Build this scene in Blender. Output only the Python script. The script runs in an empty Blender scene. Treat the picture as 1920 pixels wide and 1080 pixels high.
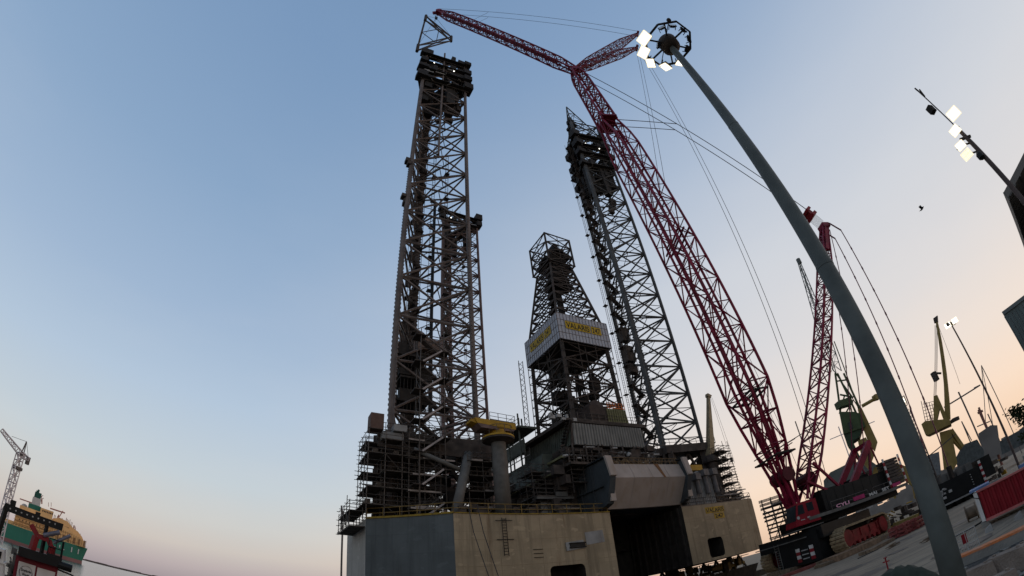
import bpy, math, random
from mathutils import Vector, Matrix

SC = bpy.context.scene
COL = SC.collection
R_ = math.radians

# ------------------------------------------------------------------ camera
EYE = 3.4
F_PX, PITCH, ROLL, K3 = 871.59, R_(37.3734), R_(-6.1056), -0.05119   # wide action-camera lens
cam_d = bpy.data.cameras.new('camera')
cam = bpy.data.objects.new('camera', cam_d)
COL.objects.link(cam)
SC.camera = cam
cam_d.type = 'PANO'
cam_d.panorama_type = 'FISHEYE_LENS_POLYNOMIAL'
cam_d.sensor_fit = 'HORIZONTAL'
cam_d.sensor_width = 36.0
cam_d.fisheye_fov = R_(220)
MM = 1920 / 36.0
cam_d.fisheye_polynomial_k0 = 0.0
cam_d.fisheye_polynomial_k1 = -MM / F_PX
cam_d.fisheye_polynomial_k2 = 0.0
cam_d.fisheye_polynomial_k3 = -K3 * (MM / 1000) ** 3
cam_d.fisheye_polynomial_k4 = 0.0
cam_d.clip_start = 0.05
cam_d.clip_end = 20000
UPC = Vector((math.sin(ROLL) * math.cos(PITCH), math.cos(ROLL) * math.cos(PITCH), math.sin(PITCH)))   # world up in lens axes (right, up, forward)
_f = Vector((0, 0, 1)); _y = (_f - UPC * _f.dot(UPC)).normalized(); _x = UPC.cross(_y) * 1.0
if _x.x < 0: _x = -_x
def lens_to_world(v):
    return Vector((_x.dot(v), _y.dot(v), UPC.dot(v)))
_r, _u, _w = lens_to_world(Vector((1, 0, 0))), lens_to_world(Vector((0, 1, 0))), lens_to_world(Vector((0, 0, 1)))
cam.matrix_world = Matrix(((_r.x, _u.x, -_w.x, 0), (_r.y, _u.y, -_w.y, 0), (_r.z, _u.z, -_w.z, EYE), (0, 0, 0, 1)))

def ray(px, py):
    a, b = px - 960, 540 - py
    r = max(math.hypot(a, b), 1e-6)
    th = r / F_PX + K3 * (r / 1000) ** 3
    s = math.sin(th) / r
    return lens_to_world(Vector((a * s, b * s, math.cos(th))))
def at(px, py, D):
    """surveyed point: the sight line through a photo pixel cut at horizontal distance D"""
    d = ray(px, py); t = D / math.hypot(d.x, d.y)
    return d * t + Vector((0, 0, EYE))
def pol(az, D, z):
    a = R_(az)
    return Vector((D * math.sin(a), D * math.cos(a), z))

# ------------------------------------------------------------------ world, sun, exposure
W = bpy.data.worlds.new('World'); SC.world = W; W.use_nodes = True
nt = W.node_tree; nt.nodes.clear()
def N(t, **k):
    n = nt.nodes.new(t)
    for a, v in k.items(): setattr(n, a, v)
    return n
SUN_AZ, SUN_EL = 76.0, 2.0
out = N('ShaderNodeOutputWorld')
sky = N('ShaderNodeTexSky', sky_type='NISHITA', sun_disc=False)
sky.sun_elevation = R_(SUN_EL); sky.sun_rotation = R_(SUN_AZ); sky.air_density = 1.2; sky.dust_density = 3.0; sky.ozone_density = 2.0
bg_sky = N('ShaderNodeBackground'); bg_sky.inputs[1].default_value = 0.05
nt.links.new(sky.outputs[0], bg_sky.inputs[0])
tc = N('ShaderNodeTexCoord')
sep = N('ShaderNodeSeparateXYZ'); nt.links.new(tc.outputs['Generated'], sep.inputs[0])
def srgb(r, g, b):
    f = lambda c: (c / 255 / 12.92) if c / 255 <= .04045 else ((c / 255 + .055) / 1.055) ** 2.4
    return (f(r), f(g), f(b), 1)
def ramp(stops):
    n = N('ShaderNodeValToRGB'); n.color_ramp.interpolation = 'B_SPLINE' if False else 'EASE'
    n.color_ramp.interpolation = 'LINEAR'
    el = n.color_ramp.elements
    while len(el) > 1: el.remove(el[-1])
    el[0].position = stops[0][0]; el[0].color = srgb(*stops[0][1])
    for p, c in stops[1:]:
        e = el.new(p); e.color = srgb(*c)
    return n
# dusk air: one colour ramp by height for the side away from the sunset, one for the sunset side, mixed by the bearing
cool = ramp([(0.0, (158, 147, 151)), (0.03, (180, 168, 168)), (0.07, (198, 190, 183)), (0.12, (199, 199, 196)), (0.2, (191, 201, 207)), (0.35, (174, 192, 211)), (0.5, (155, 177, 203)), (0.7, (134, 161, 192)), (0.9, (118, 147, 182)), (1.0, (110, 140, 175))])
warm = ramp([(0.0, (226, 190, 160)), (0.05, (239, 207, 178)), (0.12, (242, 217, 195)), (0.22, (232, 218, 207)), (0.36, (217, 213, 212)), (0.52, (204, 207, 213)), (0.7, (180, 191, 207)), (0.88, (140, 164, 194)), (1.0, (118, 146, 182))])
cl = N('ShaderNodeClamp'); nt.links.new(sep.outputs[2], cl.inputs[0])
nt.links.new(cl.outputs[0], cool.inputs[0]); nt.links.new(cl.outputs[0], warm.inputs[0])
dot = N('ShaderNodeVectorMath', operation='DOT_PRODUCT'); nt.links.new(tc.outputs['Generated'], dot.inputs[0])
dot.inputs[1].default_value = (math.sin(R_(72)), math.cos(R_(72)), 0.0)
mr = N('ShaderNodeMapRange', interpolation_type='SMOOTHSTEP'); nt.links.new(dot.outputs['Value'], mr.inputs[0])
mr.inputs[1].default_value = -0.35; mr.inputs[2].default_value = 0.92
smap = N('ShaderNodeMapping'); smap.inputs['Scale'].default_value = (1.2, 1.2, 4.5); nt.links.new(tc.outputs['Generated'], smap.inputs[0])
haze_n = N('ShaderNodeTexNoise'); haze_n.inputs['Scale'].default_value = 1.6; haze_n.inputs['Detail'].default_value = 5; nt.links.new(smap.outputs[0], haze_n.inputs['Vector'])
hz_r = N('ShaderNodeMapRange'); hz_r.inputs[1].default_value = .3; hz_r.inputs[2].default_value = .7; hz_r.inputs[3].default_value = -.06; hz_r.inputs[4].default_value = .06; nt.links.new(haze_n.outputs[0], hz_r.inputs[0])
hz_a = N('ShaderNodeMath', operation='ADD', use_clamp=True); nt.links.new(mr.outputs[0], hz_a.inputs[0]); nt.links.new(hz_r.outputs[0], hz_a.inputs[1])
mix = N('ShaderNodeMix', data_type='RGBA'); nt.links.new(hz_a.outputs[0], mix.inputs[0])
nt.links.new(cool.outputs[0], mix.inputs[6]); nt.links.new(warm.outputs[0], mix.inputs[7])
bg_air = N('ShaderNodeBackground'); bg_air.inputs[1].default_value = 1.12
nt.links.new(mix.outputs[2], bg_air.inputs[0])
ms = N('ShaderNodeMixShader'); ms.inputs[0].default_value = 0.96
nt.links.new(bg_sky.outputs[0], ms.inputs[1]); nt.links.new(bg_air.outputs[0], ms.inputs[2])
nt.links.new(ms.outputs[0], out.inputs[0])

sun_d = bpy.data.lights.new('sun', 'SUN'); sun_d.energy = 0.15; sun_d.angle = R_(12); sun_d.color = (1.0, 0.62, 0.40)
sun = bpy.data.objects.new('sun', sun_d); COL.objects.link(sun)
sd = pol(SUN_AZ, math.cos(R_(6)), math.sin(R_(6)))
sun.rotation_euler = sd.to_track_quat('Z', 'Y').to_euler()
SC.view_settings.view_transform = 'Standard'; SC.view_settings.look = 'None'
SC.view_settings.exposure = 0.0; SC.view_settings.gamma = 1.0; SC.view_settings.use_curve_mapping = False
SC.render.engine = 'CYCLES'
SC.cycles.max_bounces = 5; SC.cycles.diffuse_bounces = 3; SC.cycles.glossy_bounces = 2
SC.cycles.use_denoising = True

# ------------------------------------------------------------------ materials
MATS = {}
def mat(name, col, rough=0.7, metal=0.0, var=0.25, scale=1.5, stain=None, stain_amt=0.5, streak=0.15, grain=0.0, bump=0.0):
    if name in MATS: return MATS[name]
    m = bpy.data.materials.new(name); m.use_nodes = True
    t = m.node_tree; b = t.nodes['Principled BSDF']
    b.inputs['Roughness'].default_value = rough; b.inputs['Metallic'].default_value = metal
    b.inputs['Specular IOR Level'].default_value = 0.18
    geo = t.nodes.new('ShaderNodeNewGeometry')
    n1 = t.nodes.new('ShaderNodeTexNoise'); n1.inputs['Scale'].default_value = scale; n1.inputs['Detail'].default_value = 6
    t.links.new(geo.outputs['Position'], n1.inputs['Vector'])
    mx = t.nodes.new('ShaderNodeMix'); mx.data_type = 'RGBA'
    lo = tuple(c * (1 - var) for c in col[:3]) + (1,); hi = tuple(min(1, c * (1 + var)) for c in col[:3]) + (1,)
    mx.inputs[6].default_value = lo; mx.inputs[7].default_value = hi
    rg = t.nodes.new('ShaderNodeMapRange'); rg.inputs[1].default_value = .3; rg.inputs[2].default_value = .7
    t.links.new(n1.outputs[0], rg.inputs[0]); t.links.new(rg.outputs[0], mx.inputs[0])
    src = mx.outputs[2]
    if stain:
        mp = t.nodes.new('ShaderNodeMapping'); mp.inputs['Scale'].default_value = (.55, .55, streak * .4)
        t.links.new(geo.outputs['Position'], mp.inputs[0])
        n2 = t.nodes.new('ShaderNodeTexNoise'); n2.inputs['Scale'].default_value = 1.6; n2.inputs['Detail'].default_value = 8; n2.inputs['Roughness'].default_value = .65
        t.links.new(mp.outputs[0], n2.inputs['Vector'])
        r2 = t.nodes.new('ShaderNodeMapRange'); r2.inputs[1].default_value = .52; r2.inputs[2].default_value = .72; r2.inputs[4].default_value = stain_amt
        t.links.new(n2.outputs[0], r2.inputs[0])
        m2 = t.nodes.new('ShaderNodeMix'); m2.data_type = 'RGBA'; m2.inputs[7].default_value = tuple(stain) + (1,)
        t.links.new(r2.outputs[0], m2.inputs[0]); t.links.new(src, m2.inputs[6]); src = m2.outputs[2]
    t.links.new(src, b.inputs['Base Color'])
    if bump:
        bp = t.nodes.new('ShaderNodeBump'); bp.inputs['Strength'].default_value = bump; bp.inputs['Distance'].default_value = .1
        n3 = t.nodes.new('ShaderNodeTexNoise'); n3.inputs['Scale'].default_value = scale * 6; n3.inputs['Detail'].default_value = 5
        t.links.new(geo.outputs['Position'], n3.inputs['Vector']); t.links.new(n3.outputs[0], bp.inputs['Height'])
        t.links.new(bp.outputs[0], b.inputs['Normal'])
    MATS[name] = m
    return m
def glow(name, col, s):
    m = bpy.data.materials.new(name); m.use_nodes = True
    b = m.node_tree.nodes['Principled BSDF']; b.inputs['Base Color'].default_value = (.8, .8, .8, 1)
    b.inputs['Emission Color'].default_value = tuple(col) + (1,); b.inputs['Emission Strength'].default_value = s
    MATS[name] = m
    return m
M = dict(
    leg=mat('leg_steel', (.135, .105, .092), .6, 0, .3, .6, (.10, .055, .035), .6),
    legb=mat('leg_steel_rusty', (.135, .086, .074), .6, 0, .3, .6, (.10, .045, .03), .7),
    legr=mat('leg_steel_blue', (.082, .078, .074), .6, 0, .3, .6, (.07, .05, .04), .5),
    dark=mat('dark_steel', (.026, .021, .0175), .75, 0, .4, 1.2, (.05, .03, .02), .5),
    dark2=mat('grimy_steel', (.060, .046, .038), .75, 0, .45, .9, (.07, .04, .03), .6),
    black=mat('black_paint', (.008, .008, .008), .5, 0, .3, 1),
    grey=mat('grey_paint', (.115, .105, .094), .65, 0, .25, 1, (.08, .06, .045), .5),
    lgrey=mat('light_grey_paint', (.24, .225, .21), .65, 0, .2, .8, (.12, .08, .06), .5),
    green=mat('green_grey_paint', (.068, .072, .057), .65, 0, .3, .8, (.05, .045, .035), .5),
    olive=mat('olive_panel', (.17, .155, .075), .65, 0, .25, 1, (.08, .06, .03), .5),
    hull_tan=mat('hull_tan_paint', (.235, .172, .105), .6, 0, .12, .35, (.15, .10, .065), .75, .12),
    hull_grey=mat('hull_grey_paint', (.105, .112, .110), .55, 0, .10, .3, (.10, .11, .115), .6, .12),
    hull_side=mat('hull_side_paint', (.25, .235, .21), .55, 0, .10, .3, (.14, .12, .10), .6, .12),
    cant=mat('cantilever_pale_paint', (.33, .265, .225), .6, 0, .1, .5, (.24, .16, .10), .5, .12),
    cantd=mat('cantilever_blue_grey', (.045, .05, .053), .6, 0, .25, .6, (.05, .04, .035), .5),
    sheet=mat('wind_wall_sheet', (.40, .40, .43), .5, .0, .12, .8, (.36, .31, .29), .5, .3),
    plank=mat('scaffold_plank', (.075, .057, .043), .8, 0, .4, 2),
    scaf=mat('scaffold_tube', (.085, .07, .06), .5, .3, .3, 2),
    pale=mat('pale_steel', (.33, .31, .29), .6, 0, .2, 2),
    yellow=mat('yellow_paint', (.36, .20, .018), .55, 0, .25, 1, (.20, .09, .03), .6),
    sign_y=mat('sign_yellow', (.46, .29, .015), .6, 0, .1, 1),
    sign_k=mat('sign_black', (.012, .012, .013), .6, 0, .1, 1),
    red=mat('crane_red', (.175, .006, .024), .5, 0, .4, .5, (.085, .014, .018), .7),
    red2=mat('track_red', (.21, .012, .018), .5, 0, .2, 1, (.12, .04, .03), .6),
    tread=mat('track_shoe', (.27, .195, .115), .8, 0, .35, 2.5),
    white=mat('white_paint', (.5, .47, .44), .6, 0, .1, 1, (.4, .34, .28), .4),
    pink=mat('pink_lettering', (.75, .35, .45), .6, 0, .1, 1),
    rope=mat('wire_rope', (.05, .048, .05), .6, .2, .1, 1),
    pend=mat('pendant_bar', (.12, .018, .035), .5, 0, .2, 1),
    pole=mat('galvanised_pole', (.078, .087, .083), .5, 0, .22, 1.3, (.062, .066, .06), .8, .3),
    cgreen=mat('harbour_crane_green', (.055, .075, .032), .6, 0, .2, .5, (.05, .05, .03), .4),
    cyel=mat('harbour_crane_yellow', (.23, .16, .05), .6, 0, .2, .5, (.18, .12, .05), .5),
    conc=mat('concrete', (.2, .185, .165), .85, 0, .2, 1.2, (.16, .14, .12), .6, .4, 0, .3),
    timber=mat('timber_mat', (.15, .105, .07), .85, 0, .35, 2),
    blue=mat('blue_sheet', (.10, .16, .30), .6, 0, .2, 2),
    contred=mat('container_red', (.19, .008, .013), .5, 0, .15, 1, (.16, .02, .02), .5),
    orange=mat('orange_paint', (.62, .17, .05), .6, 0, .2, 2),
    bldg=mat('shed_cladding', (.15, .155, .145), .6, 0, .1, .5),
    bldg2=mat('far_building', (.16, .14, .125), .8, 0, .2, .12),
    farst=mat('far_steel', (.12, .10, .09), .7, 0, .2, .1),
    shipg=mat('ship_green', (.03, .15, .105), .55, 0, .1, .05, (.06, .18, .13), .4, .1),
    shipc=mat('ship_cream', (.74, .44, .19), .6, 0, .12, .06, (.42, .26, .13), .5, .1),  # cream brightened to stand in for warm light on the deckhouse
    shipr=mat('ship_red', (.2, .1, .095), .6, 0, .1, .05),
    leaf=mat('foliage', (.04, .05, .022), .8, 0, .5, 1.5),
    bark=mat('bark', (.10, .075, .055), .9, 0, .3, 4),
    lens=glow('lamp_glass_lit', (1.0, .97, .86), 3.6),
    lensd=glow('lamp_glass_dim', (1.0, .88, .55), 1.1),
    rim=glow('lamp_rim_glow', (1.0, .86, .58), .95),
    refl=mat('lamp_reflector', (.75, .74, .70), .3, .4, .05),
)
def hull_mat(name, col, rust, rot=-31.4, amt=1.0):
    m = bpy.data.materials.new(name); m.use_nodes = True; t = m.node_tree; b = t.nodes['Principled BSDF']; L = t.links.new
    b.inputs['Roughness'].default_value = .6; b.inputs['Specular IOR Level'].default_value = .2
    g = t.nodes.new('ShaderNodeNewGeometry')
    rt = t.nodes.new('ShaderNodeMapping'); rt.inputs['Rotation'].default_value = (0, 0, R_(rot)); L(g.outputs['Position'], rt.inputs[0])
    sx = t.nodes.new('ShaderNodeSeparateXYZ'); L(rt.outputs[0], sx.inputs[0])
    def noise(sx_, sz_, scale, detail, rough):
        cb = t.nodes.new('ShaderNodeCombineXYZ'); a = t.nodes.new('ShaderNodeMath'); a.operation = 'MULTIPLY'; a.inputs[1].default_value = sx_; L(sx.outputs[0], a.inputs[0])
        z = t.nodes.new('ShaderNodeMath'); z.operation = 'MULTIPLY'; z.inputs[1].default_value = sz_; L(sx.outputs[2], z.inputs[0]); L(a.outputs[0], cb.inputs[0]); L(z.outputs[0], cb.inputs[1]); L(sx.outputs[1], cb.inputs[2])
        n = t.nodes.new('ShaderNodeTexNoise'); n.inputs['Scale'].default_value = scale; n.inputs['Detail'].default_value = detail; n.inputs['Roughness'].default_value = rough; L(cb.outputs[0], n.inputs['Vector']); return n.outputs[0]
    def rng(f, lo, hi, o=1.0):
        r = t.nodes.new('ShaderNodeMapRange'); r.inputs[1].default_value = lo; r.inputs[2].default_value = hi; r.inputs[4].default_value = o; L(f, r.inputs[0]); return r.outputs[0]
    def mixc(f, x, y):
        k = t.nodes.new('ShaderNodeMix'); k.data_type = 'RGBA'; L(f, k.inputs[0])
        for i, v in ((6, x), (7, y)):
            if isinstance(v, tuple): k.inputs[i].default_value = v + (1,)
            else: L(v, k.inputs[i])
        return k.outputs[2]
    cb = t.nodes.new('ShaderNodeCombineXYZ'); L(sx.outputs[0], cb.inputs[0]); L(sx.outputs[2], cb.inputs[1])
    br = t.nodes.new('ShaderNodeTexBrick'); br.inputs['Scale'].default_value = 1.0; br.inputs['Brick Width'].default_value = 6.1; br.inputs['Row Height'].default_value = 2.1; br.inputs['Mortar Size'].default_value = .018; br.inputs['Mortar Smooth'].default_value = .5
    br.inputs['Color1'].default_value = tuple(c * .93 for c in col) + (1,); br.inputs['Color2'].default_value = tuple(c * 1.06 for c in col) + (1,); br.inputs['Mortar'].default_value = tuple(c * .72 for c in col) + (1,)
    L(cb.outputs[0], br.inputs['Vector']); s = br.outputs['Color']
    s = mixc(rng(noise(.22, .3, 1.0, 6, .6), .42, .62, .55 * amt), s, tuple(c * .66 for c in col))           # broad weathering
    s = mixc(rng(noise(1.2, .07, 1.0, 7, .62), .50, .70, .75 * amt), s, tuple(c * .55 for c in col))        # dirty runs
    s = mixc(rng(noise(.55, .05, 1.0, 8, .7), .57, .72, .8 * amt), s, rust)                                 # rust runs
    s = mixc(rng(noise(.5, .9, 1.3, 5, .5), .62, .66, .45 * amt), s, tuple(min(1, c * 1.25) for c in col))   # touched-up paint
    s = mixc(rng(noise(2.2, 2.6, 1.2, 4, .6), .70, .76, .7 * amt), s, rust)                                  # chips
    L(s, b.inputs['Base Color'])
    bp = t.nodes.new('ShaderNodeBump'); bp.inputs['Strength'].default_value = .5; bp.inputs['Distance'].default_value = .06; L(noise(.5, .7, 1.0, 3, .4), bp.inputs['Height']); L(bp.outputs[0], b.inputs['Normal'])
    MATS[name] = m
    return m
def ground_mat():
    m = bpy.data.materials.new('dusty_yard'); m.use_nodes = True; t = m.node_tree; b = t.nodes['Principled BSDF']
    b.inputs['Roughness'].default_value = .9; b.inputs['Specular IOR Level'].default_value = .15
    g = t.nodes.new('ShaderNodeNewGeometry')
    def noise(s, d, sc=(1, 1, 1)):
        mp = t.nodes.new('ShaderNodeMapping'); mp.inputs['Scale'].default_value = sc; mp.inputs['Rotation'].default_value = (0, 0, .35)
        n = t.nodes.new('ShaderNodeTexNoise'); n.inputs['Scale'].default_value = s; n.inputs['Detail'].default_value = d; n.inputs['Roughness'].default_value = .6
        t.links.new(g.outputs['Position'], mp.inputs[0]); t.links.new(mp.outputs[0], n.inputs['Vector']); return n.outputs[0]
    a, c, e = noise(.12, 8), noise(.5, 6, (.25, 1.6, 1)), noise(3, 6)
    def mixc(f, x, y, lo, hi):
        r = t.nodes.new('ShaderNodeMapRange'); r.inputs[1].default_value = lo; r.inputs[2].default_value = hi; t.links.new(f, r.inputs[0])
        k = t.nodes.new('ShaderNodeMix'); k.data_type = 'RGBA'; t.links.new(r.outputs[0], k.inputs[0])
        for i, v in ((6, x), (7, y)):
            if isinstance(v, tuple): k.inputs[i].default_value = v + (1,)
            else: t.links.new(v, k.inputs[i])
        return k.outputs[2]
    s = mixc(a, (.205, .16, .115), (.30, .235, .17), .35, .65)
    s = mixc(c, s, (.12, .098, .078), .5, .75)
    f2 = noise(.9, 6, (.06, 2.2, 1)); s = mixc(f2, s, (.11, .09, .072), .52, .70)
    s = mixc(e, s, (.27, .21, .15), .55, .8)
    t.links.new(s, b.inputs['Base Color'])
    bp = t.nodes.new('ShaderNodeBump'); bp.inputs['Strength'].default_value = .5; bp.inputs['Distance'].default_value = .08
    t.links.new(e, bp.inputs['Height']); t.links.new(bp.outputs[0], b.inputs['Normal'])
    return m
def water_mat():
    m = bpy.data.materials.new('harbour_water'); m.use_nodes = True; t = m.node_tree; b = t.nodes['Principled BSDF']
    b.inputs['Base Color'].default_value = (.05, .055, .06, 1); b.inputs['Roughness'].default_value = .16
    g = t.nodes.new('ShaderNodeNewGeometry'); n = t.nodes.new('ShaderNodeTexNoise'); n.inputs['Scale'].default_value = .35; n.inputs['Detail'].default_value = 5
    mp = t.nodes.new('ShaderNodeMapping'); mp.inputs['Scale'].default_value = (1, .4, 1); t.links.new(g.outputs['Position'], mp.inputs[0]); t.links.new(mp.outputs[0], n.inputs['Vector'])
    bp = t.nodes.new('ShaderNodeBump'); bp.inputs['Strength'].default_value = .35; bp.inputs['Distance'].default_value = .3
    t.links.new(n.outputs[0], bp.inputs['Height']); t.links.new(bp.outputs[0], b.inputs['Normal'])
    return m

# ------------------------------------------------------------------ mesh collector and scene bookkeeping
ORG = {}
V = Vector
class MB:
    def __init__(s): s.v = []; s.f = []; s.m = []; s.cur = 0
    def add(s, vs, fs):
        o = len(s.v); s.v += [tuple(v) for v in vs]; s.f += [tuple(i + o for i in f) for f in fs]; s.m += [s.cur] * len(fs); return s
    def hexa(s, p):   # 8 corners: bottom 0-3, top 4-7
        return s.add(p, [(3, 2, 1, 0), (4, 5, 6, 7), (0, 1, 5, 4), (1, 2, 6, 5), (2, 3, 7, 6), (3, 0, 4, 7)])
    def box(s, c, X, Y, Z):   # centre and three half-axis vectors
        c, X, Y, Z = V(c), V(X), V(Y), V(Z)
        return s.hexa([c - X - Y - Z, c + X - Y - Z, c + X + Y - Z, c - X + Y - Z, c - X - Y + Z, c + X - Y + Z, c + X + Y + Z, c - X + Y + Z])
    def abox(s, x0, x1, y0, y1, z0, z1):
        return s.box(((x0 + x1) / 2, (y0 + y1) / 2, (z0 + z1) / 2), ((x1 - x0) / 2, 0, 0), (0, (y1 - y0) / 2, 0), (0, 0, (z1 - z0) / 2))
    def bar(s, p, q, w, h=None, up=V((0, 0, 1))):
        p, q = V(p), V(q); d = (q - p); L = d.length
        if L < 1e-5: return s
        d /= L; up = V(up)
        if abs(d.dot(up)) > .97: up = V((1, 0, 0)) if abs(d.x) < .9 else V((0, 1, 0))
        x = d.cross(up).normalized(); y = x.cross(d)
        return s.box((p + q) / 2, x * (w / 2), y * ((h or w) / 2), d * (L / 2))
    def tube(s, p, q, r, r2=None, n=6, cap=True):
        p, q = V(p), V(q); d = q - p; L = d.length
        if L < 1e-5: return s
        d /= L; up = V((0, 0, 1)) if abs(d.z) < .95 else V((1, 0, 0))
        x = d.cross(up).normalized(); y = x.cross(d); r2 = r if r2 is None else r2
        vs = []
        for c, rr in ((p, r), (q, r2)):
            for i in range(n):
                a = 2 * math.pi * i / n; vs.append(c + x * (rr * math.cos(a)) + y * (rr * math.sin(a)))
        fs = [(i, (i + 1) % n, n + (i + 1) % n, n + i) for i in range(n)]
        if cap: fs += [tuple(range(n - 1, -1, -1)), tuple(range(n, 2 * n))]
        return s.add(vs, fs)
    def path(s, pts, r, n=6):
        for a, b in zip(pts, pts[1:]): s.tube(a, b, r, n=n)
        return s
    def lathe(s, c, prof, n=20, ax=V((0, 0, 1))):
        c = V(c); ax = V(ax).normalized(); up = V((0, 0, 1)) if abs(ax.z) < .9 else V((1, 0, 0)); x = ax.cross(up).normalized(); y = ax.cross(x)
        vs = []; fs = []
        for r, h in prof:
            for i in range(n):
                a = 2 * math.pi * i / n; vs.append(c + x * (r * math.cos(a)) + y * (r * math.sin(a)) + ax * h)
        for k in range(len(prof) - 1):
            for i in range(n): fs.append((k * n + i, k * n + (i + 1) % n, (k + 1) * n + (i + 1) % n, (k + 1) * n + i))
        fs += [tuple(range(n - 1, -1, -1)), tuple(range((len(prof) - 1) * n, len(prof) * n))]
        return s.add(vs, fs)
    def prism(s, poly, off):   # closed polygon of 3-D points extruded by a vector
        n = len(poly); off = V(off); poly = [V(p) for p in poly]
        return s.add(poly + [p + off for p in poly], [tuple(range(n - 1, -1, -1)), tuple(range(n, 2 * n))] + [(i, (i + 1) % n, n + (i + 1) % n, n + i) for i in range(n)])
    def each(s, name, m, parent=None, smooth=False):
        """one object per separate piece"""
        up = list(range(len(s.v)))
        def root(i):
            while up[i] != i: up[i] = up[up[i]]; i = up[i]
            return i
        for f in s.f:
            a = root(f[0])
            for i in f[1:]: up[root(i)] = a
        parts = {}
        for f, k in zip(s.f, s.m): parts.setdefault(root(f[0]), []).append((f, k))
        out = None
        for fs in parts.values():
            ids = sorted({i for f, _ in fs for i in f}); mp = {i: k for k, i in enumerate(ids)}; b = MB()
            b.v = [s.v[i] for i in ids]; b.f = [tuple(mp[i] for i in f) for f, _ in fs]; b.m = [k for _, k in fs]
            out = b.build(name, m, parent, smooth)
        return out
    def build(s, name, m, parent=None, smooth=False):
        me = bpy.data.meshes.new(name)
        o = ORG.get(parent.name, V((0, 0, 0))) if parent else V((0, 0, 0))
        me.from_pydata([(a - o.x, b - o.y, c - o.z) for a, b, c in s.v], [], s.f)
        for mm in (m if isinstance(m, (list, tuple)) else [m]): me.materials.append(mm)
        if any(s.m): me.polygons.foreach_set('material_index', s.m)
        if smooth:
            me.polygons.foreach_set('use_smooth', [True] * len(me.polygons))
        me.update()
        ob = bpy.data.objects.new(name, me); COL.objects.link(ob)
        if parent: ob.parent = parent
        ORG[ob.name] = o
        return ob
def tag(o, label=None, cat=None, group=None, kind=None):
    if label: o['label'] = label
    if cat: o['category'] = cat
    if group: o['group'] = group
    if kind: o['kind'] = kind
    return o
def thing(name, label, cat, loc, group=None):
    o = bpy.data.objects.new(name, None); COL.objects.link(o); o.location = loc; o.empty_display_size = .5
    ORG[o.name] = V(loc)
    return tag(o, label, cat, group)
def copy_tree(o, parent=None):
    c = o.copy(); COL.objects.link(c); ORG[c.name] = ORG.get(o.name, V((0, 0, 0)))
    if parent: c.parent = parent
    for ch in list(o.children): copy_tree(ch, c)
    return c
def text_mesh(name, body, size, origin, xdir, updir, m, parent, width=None, offset=0.0):
    cu = bpy.data.curves.new(name, 'FONT'); cu.body = body; cu.size = size; cu.align_x = 'LEFT'; cu.offset = offset; cu.extrude = .004
    ob = bpy.data.objects.new(name, cu); COL.objects.link(ob)
    bpy.context.view_layer.update()
    me = bpy.data.meshes.new_from_object(ob.evaluated_get(bpy.context.evaluated_depsgraph_get()))
    bpy.data.objects.remove(ob)
    xs = [v.co.x for v in me.vertices]; w = max(xs) - min(xs); x0 = min(xs)
    k = (width / w) if width else 1
    X, Y = V(xdir).normalized(), V(updir).normalized(); Z = X.cross(Y)
    mb = MB(); mb.add([V(origin) + X * ((v.co.x - x0) * k) + Y * v.co.y + Z * v.co.z for v in me.vertices], [tuple(p.vertices) for p in me.polygons])
    return mb.build(name, m, parent)
UP = V((0, 0, 1))

# ------------------------------------------------------------------ setting
US, UN, C0 = V((.853, .522, 0)), V((-.522, .853, 0)), V((-8.42, 48.4, 0))     # along the rig's stern, in towards its bow, its near stern corner
def w(u, v, z): return C0 + US * u + UN * v + V((0, 0, z - .6))
def ground_sheet(pts, z, name, m, skirt=0):
    mb = MB(); n = len(pts); vs = [(p[0], p[1], z) for p in pts]
    mb.add(vs, [tuple(range(n))])
    if skirt:
        mb.add(vs + [(p[0], p[1], z - skirt) for p in pts], [(i, n + i, n + (i + 1) % n, (i + 1) % n) for i in range(n)])
    return tag(mb.build(name, m), kind='structure')
def g2(u, v): p = w(u, v, 0); return (p.x, p.y)
ground_sheet([(9000, -9000), (9000, 9000), g2(4000, 9000), g2(66, 900), g2(66, -3.2), g2(-300, -3.2), (-700, -200), (-2500, -9000)], 0.0, 'ground', ground_mat(), 4)
sm = MB(); sm.add([(-12000, -12000, -1.6), (12000, -12000, -1.6), (12000, 14000, -1.6), (-12000, 14000, -1.6)], [(0, 1, 2, 3)])
tag(sm.build('sea', water_mat()), kind='structure')
# far shore: a low dark breakwater along the horizon
bw = MB(); rnd = random.Random(3)
for i in range(40):
    a = -70 + i * 1.2; p, q = pol(a, 2300, -1.6), pol(a + 1.2, 2300, -1.6); h = 5 + rnd.random() * 3
    bw.hexa([p, q, q * 1.01, p * 1.01, p + UP * h, q + UP * h, q * 1.01 + UP * h, p * 1.01 + UP * h])
tag(bw.build('breakwater', M['farst']), 'low dark stone breakwater along the sea horizon', 'breakwater')

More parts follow.
